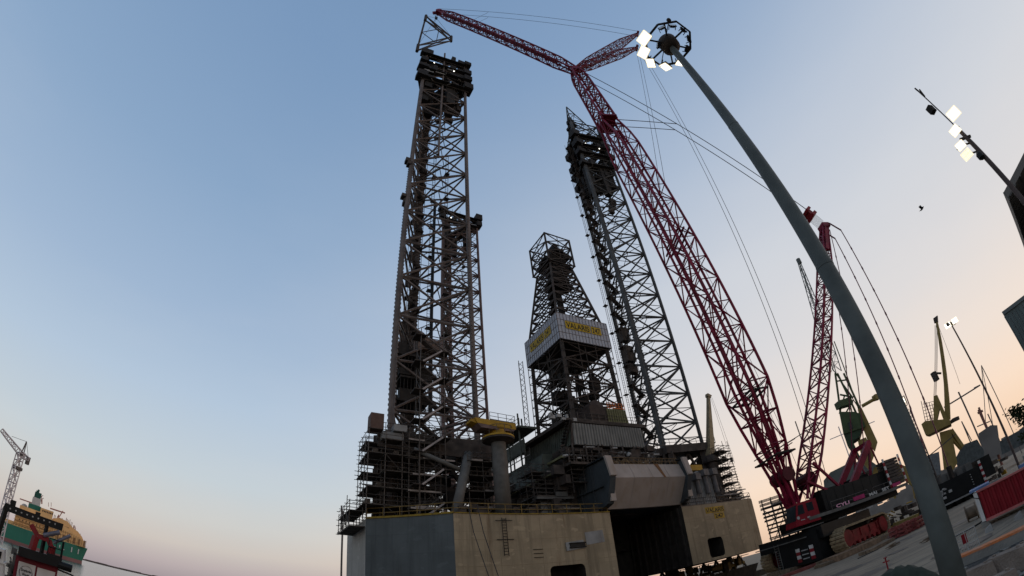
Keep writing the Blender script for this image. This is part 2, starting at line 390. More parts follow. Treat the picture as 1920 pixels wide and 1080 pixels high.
# ------------------------------------------------------------------ jack-up rig
rig = thing('jackup_rig', 'huge tan and grey jack-up drilling rig with three tall lattice legs', 'oil rig', w(20, 20, .6))
HZ0, HZ1 = 4.6, 13.0
outline = [(0, 0), (20.4, 0), (20.4, 13), (33.6, 13), (33.6, 0), (51.2, 0), (58.9, 7.0), (58.9, 48), (42, 74), (16, 74), (-7.7, 19), (-7.7, 6.6)]
hull = MB()
n = len(outline)
vs = [w(u, v, HZ0) for u, v in outline] + [w(u, v, HZ1) for u, v in outline]
hull.cur = 0
holes = {0: [(10.9, 15.6, 3.0, 7.0)], 4: [(37.6, 41.1, 5.0, 7.9)]}
for i in range(n):
    j = (i + 1) % n
    if i in holes:
        continue
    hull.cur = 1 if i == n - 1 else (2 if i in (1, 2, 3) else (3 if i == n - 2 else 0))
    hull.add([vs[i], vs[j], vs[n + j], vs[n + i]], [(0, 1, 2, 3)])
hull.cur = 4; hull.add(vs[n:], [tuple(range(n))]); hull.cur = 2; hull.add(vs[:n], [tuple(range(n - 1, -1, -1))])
def stern_wall(u0, u1, hole):
    a, b, c, d = hole; c = max(c, HZ0 + .15)
    us, zs = [u0, a, b, u1], [HZ0, c, d, HZ1]
    for i in range(3):
        for k in range(3):
            if i == 1 and k == 1: continue
            hull.cur = 0
            hull.add([w(us[i], 0, zs[k]), w(us[i + 1], 0, zs[k]), w(us[i + 1], 0, zs[k + 1]), w(us[i], 0, zs[k + 1])], [(0, 1, 2, 3)])
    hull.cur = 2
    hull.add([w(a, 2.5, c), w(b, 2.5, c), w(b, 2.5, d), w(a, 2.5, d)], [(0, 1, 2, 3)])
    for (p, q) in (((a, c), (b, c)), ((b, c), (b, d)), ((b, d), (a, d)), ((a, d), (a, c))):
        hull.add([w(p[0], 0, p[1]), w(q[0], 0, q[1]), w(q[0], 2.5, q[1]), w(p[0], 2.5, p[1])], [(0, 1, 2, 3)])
    r = .55; hull.cur = 0     # rounded corners of the opening
    for cu, cz, su, sz in ((a, c, 1, 1), (b, c, -1, 1), (a, d, 1, -1), (b, d, -1, -1)):
        pts = [(cu, cz)] + [(cu + su * (r - r * math.sin(t * math.pi / 8)), cz + sz * (r - r * math.cos(t * math.pi / 8))) for t in range(5)]
        hull.prism([w(p, .004, q) for p, q in pts], UN * .06)
stern_wall(0, 20.4, (10.9, 15.6, 3.0, 7.0)); stern_wall(33.6, 51.2, (37.6, 41.1, 5.0, 7.9))
hull_o = hull.build('hull', [hull_mat('hull_tan_plate', (.31, .232, .145), (.12, .058, .025), -31.4, 1.35), hull_mat('hull_grey_plate', (.088, .094, .092), (.055, .05, .042), 0, 1.0), M['dark'], hull_mat('hull_side_plate', (.25, .235, .21), (.12, .08, .05), 60), M['dark2']], rig)
# weld seams and plate edges standing a few millimetres proud
sb = MB()
for u in (5.1, 10.2, 17.6, 45.9): sb.bar(w(u, -.006, HZ0), w(u, -.006, HZ1), .05, .012, UN)
for z in (7.4, 10.2): sb.bar(w(0, -.006, z), w(20.4, -.006, z), .05, .012, UN); sb.bar(w(33.6, -.006, z + .5), w(51.2, -.006, z + .5), .05, .012, UN)
sb.each('weld_seam', M['hull_tan'], hull_o)
# ribs inside the slot
rb = MB()
for k in range(9):
    v = .7 + k * 1.35
    rb.bar(w(33.42, v, HZ0), w(33.42, v, HZ1), .22, .34, US); rb.bar(w(20.6, v, HZ0), w(20.6, v, HZ1), .22, .34, US)
for k in range(7):
    u = 21.6 + k * 1.75; rb.bar(w(u, 12.8, HZ0), w(u, 12.8, HZ1), .25, .35, UN)
rb.box(w(34.1, 13, 13.25), US * .25, UN * 12.6, UP * .35); rb.box(w(20.1, 13, 13.25), US * .25, UN * 12.6, UP * .35); rb.box(w(27, 13.4, 13.6), US * 6.7, UN * .3, UP * .75); rb.box(w(27, 12, 9), US * 6.6, UN * .06, UP * 4.6); rb.bar(w(20.6, .5, 7.6), w(24.6, 8, 6.2), .35); rb.bar(w(20.6, 6, 9), w(33.4, 12, 9), .3)
rb.each('slot_rib', M['dark'], hull_o)
# deck edge kerb and rails
def railing(path, m, name='railing', parent=rig, h=1.1, step=1.6, r=.035, mid=True, base=True):
    mb = MB()
    for p, q in zip(path, path[1:]):
        L = (q - p).length; k = max(1, int(L / step))
        for i in range(k + 1):
            c = p.lerp(q, i / k); mb.tube(c, c + UP * h, r, n=4)
        for f in ((.5, 1) if mid else (1,)): mb.tube(p + UP * h * f, q + UP * h * f, r, n=4)
        if base: mb.bar(p + UP * .06, q + UP * .06, .03, .14)
    return mb.build(name, m, parent)
yl = mat('rail_yellow', (.19, .12, .04), .7, 0, .3, 2, (.08, .045, .02), .7)
railing([w(-7.6, 6.7, 13.02), w(.05, .1, 13.02), w(20.2, .1, 13.02)], yl, 'railing', rig, 1.15, 1.9, .05)
railing([w(33.7, .1, 13.02), w(51.1, .1, 13.02), w(58.7, 7.1, 13.02)], M['scaf'], 'railing', rig, 1.1, 1.6, .04)
ke = MB(); ke.bar(w(-7.7, 6.56, 13.08), w(0, -.04, 13.08), .12, .2); ke.bar(w(0, -.05, 13.06), w(20.4, -.05, 13.06), .1, .1)
ke.build('deck_kerb', mat('worn_yellow', (.24, .15, .02), .7, 0, .3, 2, (.07, .045, .025), .9), rig)
# rail baskets, net panels and gear along the deck edge
rg = MB(); rnd = random.Random(8)
for u in (1.2, 3.4, 7.6, 9.8, 13.5, 18.5):
    rg.abox(0, 0, 0, 0, 0, 0) if False else None
    rg.box(w(u, .5, 13.5), US * (.3 + rnd.random() * .5), UN * .25, UP * .4)
    rg.tube(w(u + .6, .2, 13), w(u + 1.6, .2, 14.1), .05, n=4)
rg.each('deck_gear', M['dark2'], rig)
# boarding ladder, fender plate, mooring lines
la = MB()
for s in (5.45, 5.95): la.tube(w(s, -.14, 8.4), w(s, -.14, 12.6), .04, n=4)
for k in range(13): la.tube(w(5.45, -.14, 8.6 + k * .32), w(5.95, -.14, 8.6 + k * .32), .03, n=4)
for z in (12.3, 10.2): la.tube(w(4.7, -.12, z), w(6.7, -.12, z), .04, n=4)
for k in range(3): la.tube(w(9.0, -.08, 9 - k * .45), w(10.2, -.08, 9 - k * .45), .035, n=4)
la.build('ladder', M['dark'], hull_o)
fp = MB(); fp.bar(w(13.3, -.07, 9.1), w(15.8, -.07, 9.3), .1, 1.0, UN.cross(US)); fp.build('chock_plate', M['lgrey'], hull_o)
fb = MB(); fb.bar(w(13.8, -.16, 9.2), w(15.9, -.16, 9.2), .12, .5, UP)
for z in (8.95, 9.45): fb.tube(w(13.7, -.2, z), w(16, -.2, z), .09, n=6)
fb.build('roller_chock', M['dark'], hull_o)
wp = MB(); wp.bar(w(16.2, -.02, 9.9), w(18.9, -.02, 10.1), .03, 1.5, UP); wp.build('repair_patch', M['lgrey'], hull_o)
ro = MB()
ro.path([w(1.6, -.3, 13.6), w(2.0, -.35, 11), w(3.6, -.5, 5.2), w(4.6, -.6, 2)], .045, 4)
ro.path([w(2.6, -.3, 14.0), w(3.1, -.35, 11), w(4.6, -.6, 5.2), w(5.3, -.7, 2)], .045, 4)
ro.build('hanging_cable', M['rope'], hull_o)
# rust runs below the deck edge
# painted name on the stern
nb = MB(); nb.bar(w(38.6, -.012, 12.05), w(43.2, -.012, 12.05), .02, .95, UP); nb.bar(w(40.4, -.012, 11.05), w(42.9, -.012, 11.05), .02, .85, UP)
name_o = nb.build('name_board', mat('faded_yellow', (.36, .22, .03), .7, 0, .35, 2.5, (.2, .13, .06), .9), hull_o)
text_mesh('name_lettering', 'VALARIS', .9, w(38.75, -.03, 11.72), US, UP, M['sign_k'], name_o, 4.3, .01)
text_mesh('name_lettering', '247', .85, w(40.6, -.03, 10.75), US, UP, M['sign_k'], name_o, 2.0, .01)

# ---- legs
def leg_thing(ch, z0, z1, bay, m, mbr, rc, rd, stair_at, rack_top):
    P = lambda i, z: w(ch[i][0], ch[i][1], z)
    lat = MB(); nb_ = int(round((z1 - z0) / bay)); bz = (z1 - z0) / nb_
    for k in range(nb_ + 1):
        z = z0 + k * bz
        for i in range(3):
            j = (i + 1) % 3
            lat.tube(P(i, z), P(j, z), rd * 1.05, n=5, cap=False)
            if k < nb_:
                lat.tube(P(i, z + bz / 2), P(j, z + bz / 2), rd * .5, n=4, cap=False) if bay < 7 else None; lat.tube(P(i, z), P(j, z + bz), rd, n=5, cap=False); lat.tube(P(j, z), P(i, z + bz), rd, n=5, cap=False)
        mids = [(P(i, z) + P((i + 1) % 3, z)) / 2 for i in range(3)]
        for i in range(3): lat.tube(mids[i], mids[(i + 1) % 3], rd * .45, n=4, cap=False)
    leg = lat.build('leg', mbr, rig)
    for i in range(3):
        c = MB(); cen = (P(0, 0) + P(1, 0) + P(2, 0)) / 3; o = (P(i, 0) - cen); o.z = 0; o.normalize(); t = V((-o.y, o.x, 0))
        c.tube(P(i, -4), P(i, z1), rc, n=8)
        c.box((P(i, -4) + P(i, z1)) / 2, t * (rc * 1.45), o * .07, UP * ((z1 + 4) / 2))
        z = 13
        while z < rack_top:
            for s in (-1, 1): c.box(P(i, z) + t * (s * rc * 1.6), t * (rc * .22), o * .06, UP * .16)
            z += .75
        c.build('chord', m, leg)
    st = MB(); rr = random.Random(int(ch[0][0] * 10)); (su, sv), wd = stair_at[:2], stair_at[2]
    z = stair_at[3]; k = 0
    while z < stair_at[4]:
        s = 1 if k % 2 else -1
        st.box(w(su + s * wd * .34, sv, z), US * (wd * .26), UN * .7, UP * .07)
        st.bar(w(su + s * wd * .45, sv - .3 * s, z), w(su - s * wd * .45, sv - .3 * s, z + 2.3), 1.1, .2, UN.cross(US))
        for q in (-.5, .5):
            st.tube(w(su + q * wd, sv - .8, z), w(su + q * wd, sv - .8, z + 2.3), .05, n=4, cap=False); st.tube(w(su + q * wd, sv + .8, z), w(su + q * wd, sv + .8, z + 2.3), .05, n=4, cap=False)
        st.tube(w(su - .5 * wd, sv - .8, z + 1.1), w(su + .5 * wd, sv - .8, z + 1.1), .04, n=4, cap=False)
        st.tube(w(su - .5 * wd, sv - .8, z), w(su + .5 * wd, sv - .8, z + 2.3), .035, n=4, cap=False)
        if rr.random() < stair_at[5]:
            st.box(w(su + (rr.random() - .5) * wd * .7, sv + .5, z + 1.2), US * (wd * (.2 + .25 * rr.random())), UN * .3, UP * (.5 + rr.random() * .6))
        z += 2.3; k += 1
    st.build('stairway', M['dark2'], leg)
    return leg
LL = [(-4.4, 9.5), (7.3, 8.8), (1.0, 19.0)]
LR = [(47.2, 13.2), (56.3, 11.0), (52.0, 22.8)]
LB = [(21.4, 59.1), (34.1, 59.1), (28.2, 70.0)]
legL = leg_thing(LL, 13, 132, 7.6, M['leg'], M['leg'], .40, .19, (-.2, 16.6, 2.2, 24, 124, .97), 78)
legR = leg_thing(LR, 13, 134, 6.3, M['legr'], M['legr'], .40, .19, (48.9, 18.4, 3.0, 20, 128, .0), 60)
legB = leg_thing(LB, 13, 126, 6.6, M['legb'], M['legb'], .42, .20, (25.0, 64.6, 2.0, 20, 122, .6), 13)
def lad(leg, u, v, z0, z1):
    mb = MB()
    for s in (-.3, .3): mb.tube(w(u + s, v, z0), w(u + s, v, z1), .05, n=4, cap=False)
    z = z0
    while z < z1: mb.tube(w(u - .3, v, z), w(u + .3, v, z), .04, n=4, cap=False); z += .6
    z = z0 + 5
    while z < z1: mb.box(w(u, v, z), US * .5, UN * .5, UP * .06); z += 8
    mb.build('ladder', M['scaf'], leg)
lad(legR, 49.9, 22.6, 22, 118); lad(legL, 3.2, 17.5, 26, 122); lad(legB, 30.2, 63, 20, 112); lad(legL, 4.4, 12.6, 30, 90)
gp = MB(); gp.tube(w(1.0, 9.0, 84), w(1.0, 9.0, 136), .26, n=6); gp.each('guide_pipe', M['leg'], legL)
hp = MB(); hp.tube(w(2.6, 14.2, 30), w(2.6, 14.2, 74), .3, n=6); hp.tube(w(2.6, 14.2, 74), w(2.6, 14.2, 75.4), .3, .08, n=6); hp.build('riser_pipe', M['black'], legL)
def work_platform(leg, ch, levels, size, seed, drop=0.0):
    """tiers of scaffold decks, cladding and gear wrapped round a leg top"""
    r = random.Random(seed); mb = MB(); pl = MB()
    cu, cv = sum(c[0] for c in ch) / 3, sum(c[1] for c in ch) / 3
    O = lambda i, f: (cu + (ch[i][0] - cu) * f, cv + (ch[i][1] - cv) * f)
    for z_ in levels:
        for i in range(3):
            z = z_ + (r.random() - .5) * 1.6; sz = size * (.93 + r.random() * .12); a, b = O(i, sz), O((i + 1) % 3, sz)
            mb.bar(w(*a, z), w(*b, z), 2.0, .22); mb.bar(w(*a, z - .5), w(*b, z - .5), .3, .7)
            c = O(i, size * .98); h = .7 + r.random() * .7
            mb.box(w(*c, z + h), US * (.9 + r.random() * .5), UN * (.9 + r.random() * .5), UP * h)
            for k in range(5):
                t = (k + .5 + (r.random() - .5) * .5) / 5; p = (a[0] + (b[0] - a[0]) * t, a[1] + (b[1] - a[1]) * t)
                if r.random() < .55:
                    hh = .3 + r.random() ** 1.6 * 1.7; mb.box(w(*p, z + hh), US * (.5 + r.random() * .9), UN * (.4 + r.random() * .5), UP * hh)
                if r.random() < .45: pl.tube(w(*p, z - .2), w(p[0] + (r.random() - .5) * 3, p[1] + (r.random() - .5) * 3, z - .3), .1, n=5)
                mb.tube(w(*p, z - 2.5), w(*p, z + 2.4), .06, n=4)
            for t in (.0, .25, .5, .75):
                p = w(a[0] + (b[0] - a[0]) * t, a[1] + (b[1] - a[1]) * t, z); mb.tube(p, p + UP * 1.2, .05, n=4)
            mb.tube(w(*a, z + 1.2), w(*b, z + 1.2), .05, n=4)
    lt = MB()
    for k in range(14):
        i = r.randrange(3); z = r.choice(levels) + (r.random() - .5) * 1.5; a, b = O(i, size * 1.1), O((i + 1) % 3, size * 1.1); t = r.random() * .8
        pl.bar(w(a[0] + (b[0] - a[0]) * t, a[1] + (b[1] - a[1]) * t, z), w(a[0] + (b[0] - a[0]) * (t + .1 + r.random() * .1), a[1] + (b[1] - a[1]) * (t + .1 + r.random() * .1), z + .1), .15, .3)
    for k in range(2):
        i = 0; a, b = O(0, size * 1.12), O(1, size * 1.12); t = .25 + .4 * k; lt.box(w(a[0] + (b[0] - a[0]) * t, a[1] + (b[1] - a[1]) * t - .3, levels[-2] - k * 1.5), US * .14, UN * .08, UP * .12)
    lt.each('work_light', M['lens'], leg)
    for i in range(3):   # hanging sheeting below the lowest tier
        for k in range(4):
            if r.random() < drop:
                t = r.random(); a, b = O(i, .8), O((i + 1) % 3, .8); p = (a[0] + (b[0] - a[0]) * t, a[1] + (b[1] - a[1]) * t); h = 1.5 + r.random() * 4.5
                mb.box(w(*p, levels[0] - h), US * (.6 + r.random() * .8), UN * (.4 + r.random() * .6), UP * h)
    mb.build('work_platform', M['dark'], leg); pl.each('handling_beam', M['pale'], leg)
work_platform(legL, LL, (115.5, 120.5, 125.4, 130.6), 1.1, 5, .9)
work_platform(legR, LR, (110.5, 116, 121, 126), 1.03, 9, .55)
work_platform(legB, LB, (121.5, 125), 1.1, 4, .3)
md = MB()                      # fittings part-way up the legs
rnd = random.Random(12)
for (u, v, z) in [(-4.6, 9.6, 78.5), (-5.0, 9.8, 79.6), (-4.4, 10, 67.5), (-4.9, 9.8, 68.8)]:
    md.box(w(u, v, z), US * .65, UN * .6, UP * (.3 + rnd.random() * .35))
for k in range(12): md.box(w(3.6 + rnd.random() * 2.6, 10 + rnd.random() * 2, 103 + rnd.random() * 12), US * (.5 + rnd.random() * .7), UN * .5, UP * (.8 + rnd.random() * 1.6))
md.each('leg_fitting', M['dark2'], legL)
md = MB()
for k in range(9): md.box(w(52.6 + k * .22 + rnd.random(), 14, 93.5 + k * .55 + rnd.random() * .6), US * (.4 + rnd.random() * .6), UN * .5, UP * (.4 + rnd.random() * .6))
for k in range(5): md.box(w(49.0, 18.2, 46 + k * 4 + (k > 2) * 40 + rnd.random() * 2), US * 1.1, UN * .7, UP * (1 + rnd.random() * 1.2))
md.each('leg_fitting', M['dark2'], legR)
hb = MB(); rnd = random.Random(19)
for k in range(16): z = 128 + rnd.random() * 11; f = (z - 127) / 16; hb.box(w(47.6 + rnd.random() * 3.4 * (1 - f), 13.8 + rnd.random() * 3 * (1 - f), z), US * (.5 + rnd.random() * .9) * (1.1 - f), UN * (.5 + rnd.random() * .6), UP * (.4 + rnd.random() * .9))
hb.build('head_cladding', M['dark'], legR)
tf = MB(); top = w(48.0, 13.6, 145)                     # open frame standing on the right-hand leg's head
bb = [w(*c, 127) for c in LR]; mids = [b.lerp(V((top.x, top.y, b.z)), .15) for b in bb]
for p in bb: tf.tube(p, top, .2, n=5)
for k in range(1, 4):
    q = [b.lerp(top, k / 4) for b in bb]
    for i in range(3): tf.tube(q[i], q[(i + 1) % 3], .12, n=4); tf.tube(q[i], bb[(i + 1) % 3].lerp(top, (k - 1) / 4), .09, n=4)
tf.build('head_frame', M['legr'], legR)
# mid-leg access decks inside the left leg
ad = MB(); rnd = random.Random(21)
for z, du in ((29.5, 0), (33.0, .5), (36.5, 0)):
    ad.box(w(-1.6 + du, 11.6, z), US * 2.3, UN * 2.2, UP * .14)
    for k in range(7): ad.box(w(-3.6 + rnd.random() * 4.6, 9.8 + rnd.random() * 3, z + .8), US * (.3 + rnd.random() * .6), UN * .5, UP * (.3 + rnd.random() * .8))
for k in range(10): ad.tube(w(-3.8 + k * .5, 9.6, 28), w(-3.8 + k * .5, 9.6, 39), .05, n=4)
ad.build('access_deck', M['dark'], legL)
bx = MB(); bx.box(w(.6, 10.2, 38.6), US * 1.7, UN * 1.1, UP * .9); bx.each('equipment_box', mat('brown_box', (.13, .085, .065), .8), legL)

# ---- jacking houses round the two stern legs
def jack_house(ch, z0, z1, seed, grow=1.5):
    r = random.Random(seed); mb = MB(); cl = MB()
    cu, cv = sum(c[0] for c in ch) / 3, sum(c[1] for c in ch) / 3
    out = [(cu + (c[0] - cu) * grow, cv + (c[1] - cv) * grow) for c in ch]
    for i in range(3):
        a, b, c = out[i], out[(i + 1) % 3], ch[i]
        mb.bar(w(*a, z1 - .7), w(*b, z1 - .7), 2.6, 1.5); mb.bar(w(*a, z0 + 4.5), w(*b, z0 + 4.5), .7, .6)
        du, dv = c[0] - cu, c[1] - cv; L = math.hypot(du, dv); du /= L; dv /= L
        for s in (-1, 1):       # jack case cheeks either side of the chord
            pc = w(c[0] - dv * s * 1.3, c[1] + du * s * 1.3, (z0 + z1) / 2 - .6)
            mb.box(pc, (US * -dv + UN * du) * .45, (US * du + UN * dv) * 1.1, UP * ((z1 - z0) / 2 - .5))
            for k in range(6): cl.box(w(c[0] - dv * s * 2.1, c[1] + du * s * 2.1, z0 + 1 + k * 1.45), (US * -dv + UN * du) * .5, (US * du + UN * dv) * .55, UP * .45)
        mb.tube(w(*a, z0), w(*a, z1 - 1), .35, n=6)
        mb.tube(w(*a, z0 + .2), w(*[(a[k] + b[k]) / 2 for k in (0, 1)], z1 - 1.2), .28, n=6); mb.tube(w(*b, z0 + .2), w(*[(a[k] + b[k]) / 2 for k in (0, 1)], z1 - 1.2), .28, n=6)
        for k in range(16):
            t = r.random(); p = (a[0] + (b[0] - a[0]) * t + (r.random() - .5) * 2, a[1] + (b[1] - a[1]) * t + (r.random() - .5) * 2); zz = z0 + r.random() ** 1.5 * (z1 - z0 - 2)
            if r.random() < .5: cl.box(w(*p, zz + .5), US * (.3 + r.random() * .9), UN * (.3 + r.random() * .7), UP * (.3 + r.random() * .7))
            else: cl.tube(w(*p, zz), w(p[0] + (r.random() - .5) * 5, p[1] + (r.random() - .5) * 2, zz + (r.random() - .5) * 2), .1 + r.random() * .12, n=5)
    jh = mb.build('jacking_house', M['dark2'], rig); cl.each('jack_motor', M['dark'], jh)
    return jh
jhL = jack_house(LL, 13.02, 24.0, 2, 1.18); jhR = jack_house(LR, 13.02, 27.0, 3, 1.15)
railing([w(-7, 8, 24.1), w(8.6, 7.2, 24.1), w(8, 13, 24.1)], M['scaf'], 'railing', jhL, 1.2, 1.5, .045)
railing([w(44, 12, 27), w(58.5, 9.4, 27), w(60, 13, 27)], M['scaf'], 'railing', jhR, 1.2, 1.5, .045)
jb = MB(); jb.bar(w(-6.6, 7.2, 23.2), w(8.4, 6.6, 22.6), .7, 1.0); jb.bar(w(-6.6, 6.9, 22.2), w(8.4, 6.2, 21.6), .25, .9)
for k in range(12): jb.bar(w(-6 + k * 1.25, 6.7, 22.2), w(-6 + k * 1.25, 6.7, 23.6), .12)
jb.build('top_girder', M['dark2'], jhL)
bxs = MB(); bxs.box(w(-7.0, 6.6, 24.5), US * .8, UN * .9, UP * 1.0); bxs.build('rusty_locker', mat('rusty_locker', (.11, .065, .05), .8), jhL)
bxs = MB(); bxs.box(w(-5.0, 6.6, 22.9), US * 1.3, UN * .8, UP * .45); bxs.box(w(-4.2, 6.2, 23.9), US * .8, UN * .8, UP * .4); bxs.each('pale_locker', M['lgrey'], jhL)
# leaning tubular brace and the crane pedestal beside it
br = MB(); br.tube(w(.9, 1.8, 13.0), w(4.0, 4.4, 21.2), .56, .56, n=14); br.tube(w(-2.6, 5.2, 21.4), w(2.6, 4.0, 19.0), .28, n=8)
br.build('brace_column', M['grey'], rig, True)
pd = MB(); pd.lathe(w(7.0, 2.2, 13.0), [(.95, 0), (.92, 6.5), (.88, 9.0), (1.05, 9.4)], 20)
ped = pd.build('crane_pedestal', M['grey'], rig, True)
pr = MB(); pr.lathe(w(7.0, 2.2, 22.4), [(1.0, -.3), (1.95, 0), (1.95, .2), (.9, .22)], 22); pr.build('ring_platform', M['dark2'], ped)
pk = MB(); pk.lathe(w(7.0, 2.2, 22.62), [(1.97, 0), (1.99, .0), (1.99, .2), (1.95, .2)], 22); pk.lathe(w(7.0, 2.2, 22.9), [(1.1, 0), (1.1, .7), (1.25, .9)], 16); pk.build('slew_ring', M['yellow'], ped)
rl = MB()
for k in range(12):
    a = k * math.pi / 6; p = w(7.0 + 1.85 * math.cos(a), 2.2 + 1.85 * math.sin(a), 22.85); b = (k + 1) * math.pi / 6; q = w(7.0 + 1.85 * math.cos(b), 2.2 + 1.85 * math.sin(b), 22.85)
    rl.tube(p, p + UP * 1.1, .035, n=4); rl.tube(p + UP * 1.1, q + UP * 1.1, .035, n=4); rl.tube(p + UP * .55, q + UP * .55, .03, n=4)
rl.build('railing', M['scaf'], ped)
bs = MB()
bs.hexa([w(3.9, 1.2, 24.1), w(9.0, 1.2, 23.7), w(9.0, 3.2, 23.7), w(3.9, 3.2, 24.1), w(3.6, 1.2, 24.75), w(9.1, 1.2, 24.5), w(9.1, 3.2, 24.5), w(3.6, 3.2, 24.75)])
bs.hexa([w(3.2, 1.4, 24.3), w(4.6, 1.4, 23.9), w(4.6, 3.0, 23.9), w(3.2, 3.0, 24.3), w(3.2, 1.4, 24.6), w(4.6, 1.4, 24.5), w(4.6, 3.0, 24.5), w(3.2, 3.0, 24.6)])
slew = bs.build('slewing_frame', M['yellow'], ped)
bu = MB(); bu.hexa([w(4.4, 1.16, 23.55), w(8.6, 1.16, 23.4), w(8.6, 3.2, 23.4), w(4.4, 3.2, 23.55), w(3.9, 1.16, 24.06), w(8.9, 1.16, 23.66), w(8.9, 3.2, 23.66), w(3.9, 3.2, 24.06)]); bu.build('slewing_girder', M['legb'], ped)
railing([w(5.6, 1.25, 24.7), w(9.0, 1.25, 24.5), w(9.0, 3.1, 24.5)], M['scaf'], 'railing', ped, 1.0, .9, .035)

# ---- cantilever with its pale end box
ca = MB()
for u0, u1 in ((19.6, 20.5), (33.9, 34.8)):
    ca.cur = 0
    ca.prism([w(u0, -1.0, 13.9), w(u0, -2.2, 17.0), w(u0, -1.7, 19.6), w(u0, 26, 19.6), w(u0, 26, 13.5), w(u0, 0.4, 13.5)], US * (u1 - u0))
    for k in range(9):
        v = 1.2 + k * 2.6
        for uu in (u0 - .12, u1 + .12): ca.bar(w(uu, v, 13.6), w(uu, v, 19.4), .14, .26, US)
    for uu in (u0 - .15, u1 + .15): ca.bar(w(uu, -.8, 16.2), w(uu, 25, 16.2), .12, .3, US); ca.bar(w((u0 + u1) / 2, -1.6, 19.72), w((u0 + u1) / 2, 25, 19.72), 1.5, .2)
ca.box(w(27.2, 13.0, 13.75), US * 6.7, UN * 12.0, UP * .12); ca.box(w(27.2, 2.2, 16.4), US * 6.7, UN * .1, UP * 2.8)
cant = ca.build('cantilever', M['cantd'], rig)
ep = MB()
ep.prism([w(20.52, .35, 13.45), w(20.52, -1.75, 17.05), w(20.52, -1.0, 19.1), w(20.52, .6, 19.1), w(20.52, .9, 13.45)], US * 13.36)
epo = ep.build('end_box', M['cant'], cant)
eb = MB()
for u in (24.1, 27.4, 30.6): eb.bar(w(u, -1.76, 17.1), w(u, -1.01, 19.08), .04, .02, US); eb.bar(w(u, -1.74, 17.0), w(u, .33, 13.5), .04, .02, US)
eb.each('weld_seam', M['cant'], epo)
ec = MB()
for u in (20.05, 34.35): ec.prism([w(u - .5, -2.45, 17.2), w(u - .5, -1.95, 19.9), w(u - .5, -1.6, 19.9), w(u - .5, -2.2, 17.1)], US * 1.0); ec.box(w(u + .2, -1.3, 14.9), US * .4, UN * .15, UP * .75)
ec.each('end_plate', M['cant'], cant)
ru = MB(); ru.prism([w(28.8, -1.02, 19.12), w(29.6, -1.02, 19.12), w(29.9, -1.78, 17.0), w(29.5, -1.78, 17.0)], UN * -.012); ru.build('rust_run', mat('rust', (.17, .08, .035), .9, 0, .3, 3), epo)
cr = MB(); rnd = random.Random(31)
for k in range(60):
    u = 20.8 + rnd.random() * 13; cr.tube(w(u, -.9, 19.1), w(u + (rnd.random() - .5) * 2, -.9 + rnd.random(), 20.0), .05, n=4)
for z in (19.5, 20.0): cr.tube(w(20.6, -.95, z), w(33.8, -.95, z), .05, n=4)
for k in range(14): cr.box(w(21 + rnd.random() * 12.5, .5 + rnd.random() * 2, 19.5), US * .35, UN * .3, UP * (.2 + rnd.random() * .4))
cr.build('railing', mat('rusty_rail', (.16, .10, .05), .8, 0, .4, 3), cant)
ar = MB(); ar.box(w(36.2, 1.2, 18.4), US * .9, UN * .9, UP * 1.3); ar.build('guide_block', M['cantd'], cant)

# ---- drill floor block
df = MB(); rnd = random.Random(41)
df.cur = 0
df.hexa([w(18.4, 3, 23.0), w(32.0, 3, 23.0), w(32.0, 16, 23.0), w(18.4, 16, 23.0), w(18.8, 3, 26.3), w(31.8, 3, 26.3), w(31.8, 16, 26.3), w(18.8, 16, 26.3)])
df.box(w(25, 10, 21.2), US * 7.2, UN * 6.2, UP * 1.8)
df.box(w(25.2, 10.4, 26.6), US * 7.6, UN * 7.6, UP * .25)
df.box(w(25, 10, 20.0), US * 8.2, UN * 8.4, UP * .16)
df.box(w(24.0, 13, 16.6), US * 6.4, UN * 8, UP * 3.2)
for k in range(120):
    u, v, z = 16.5 + rnd.random() * 16.5, 1.5 + rnd.random() * 10, 19.8 + rnd.random() * 3.2
    if rnd.random() < .5: df.box(w(u, v, z), US * (.2 + rnd.random() * .8), UN * (.2 + rnd.random() * .6), UP * (.15 + rnd.random() * .5))
    else: df.tube(w(u, v, z), w(u + (rnd.random() - .3) * 6, v, z + (rnd.random() - .5) * .4), .07 + rnd.random() * .13, n=5)
for k in range(7): df.tube(w(18 + k * 2.2, 2.4, 19.9), w(18 + k * 2.2, 2.4, 23), .14, n=5)
for k in range(80):
    u, v, z = 15 + rnd.random() * 4, 3 + rnd.random() * 14, 13.2 + rnd.random() * 9
    if rnd.random() < .55: df.box(w(u, v, z), US * (.3 + rnd.random() * .8), UN * (.3 + rnd.random()), UP * (.2 + rnd.random() * .7))
    else: df.tube(w(u, v, z), w(u, v + (rnd.random() - .3) * 6, z + (rnd.random() - .5)), .08 + rnd.random() * .12, n=5)
drill = df.build('drill_floor', M['dark2'], rig)
cw = MB()
k = 0; u = 18.9
while u < 31.7:           # corrugated wind wall facing the yard
    x0 = w(u, 2.93, 23.05); cw.prism([w(u, 2.99, 23.05), w(u + .12, 2.8, 23.05), w(u + .34, 2.8, 23.05), w(u + .46, 2.99, 23.05)], UP * 3.15 + US * (.012 * (25 - u)))
    u += .50
cw.build('corrugated_wall', mat('wall_grey', (.19, .175, .155), .65, 0, .2, .8, (.10, .07, .055), .6), drill)
gw = MB()
gw.add([w(18.36, 3.1, 23.0), w(18.36, 15.8, 23.0), w(18.76, 15.8, 26.2), w(18.76, 3.1, 26.2)], [(0, 1, 2, 3)])
for k in range(24): gw.prism([w(18.3, 3.2 + k * .53, 23.05), w(18.3, 3.5 + k * .53, 23.05), w(18.42, 3.5 + k * .53, 23.05), w(18.42, 3.2 + k * .53, 23.05)], UP * 3.1 + US * .4)
gw.build('side_wall', M['green'], drill)
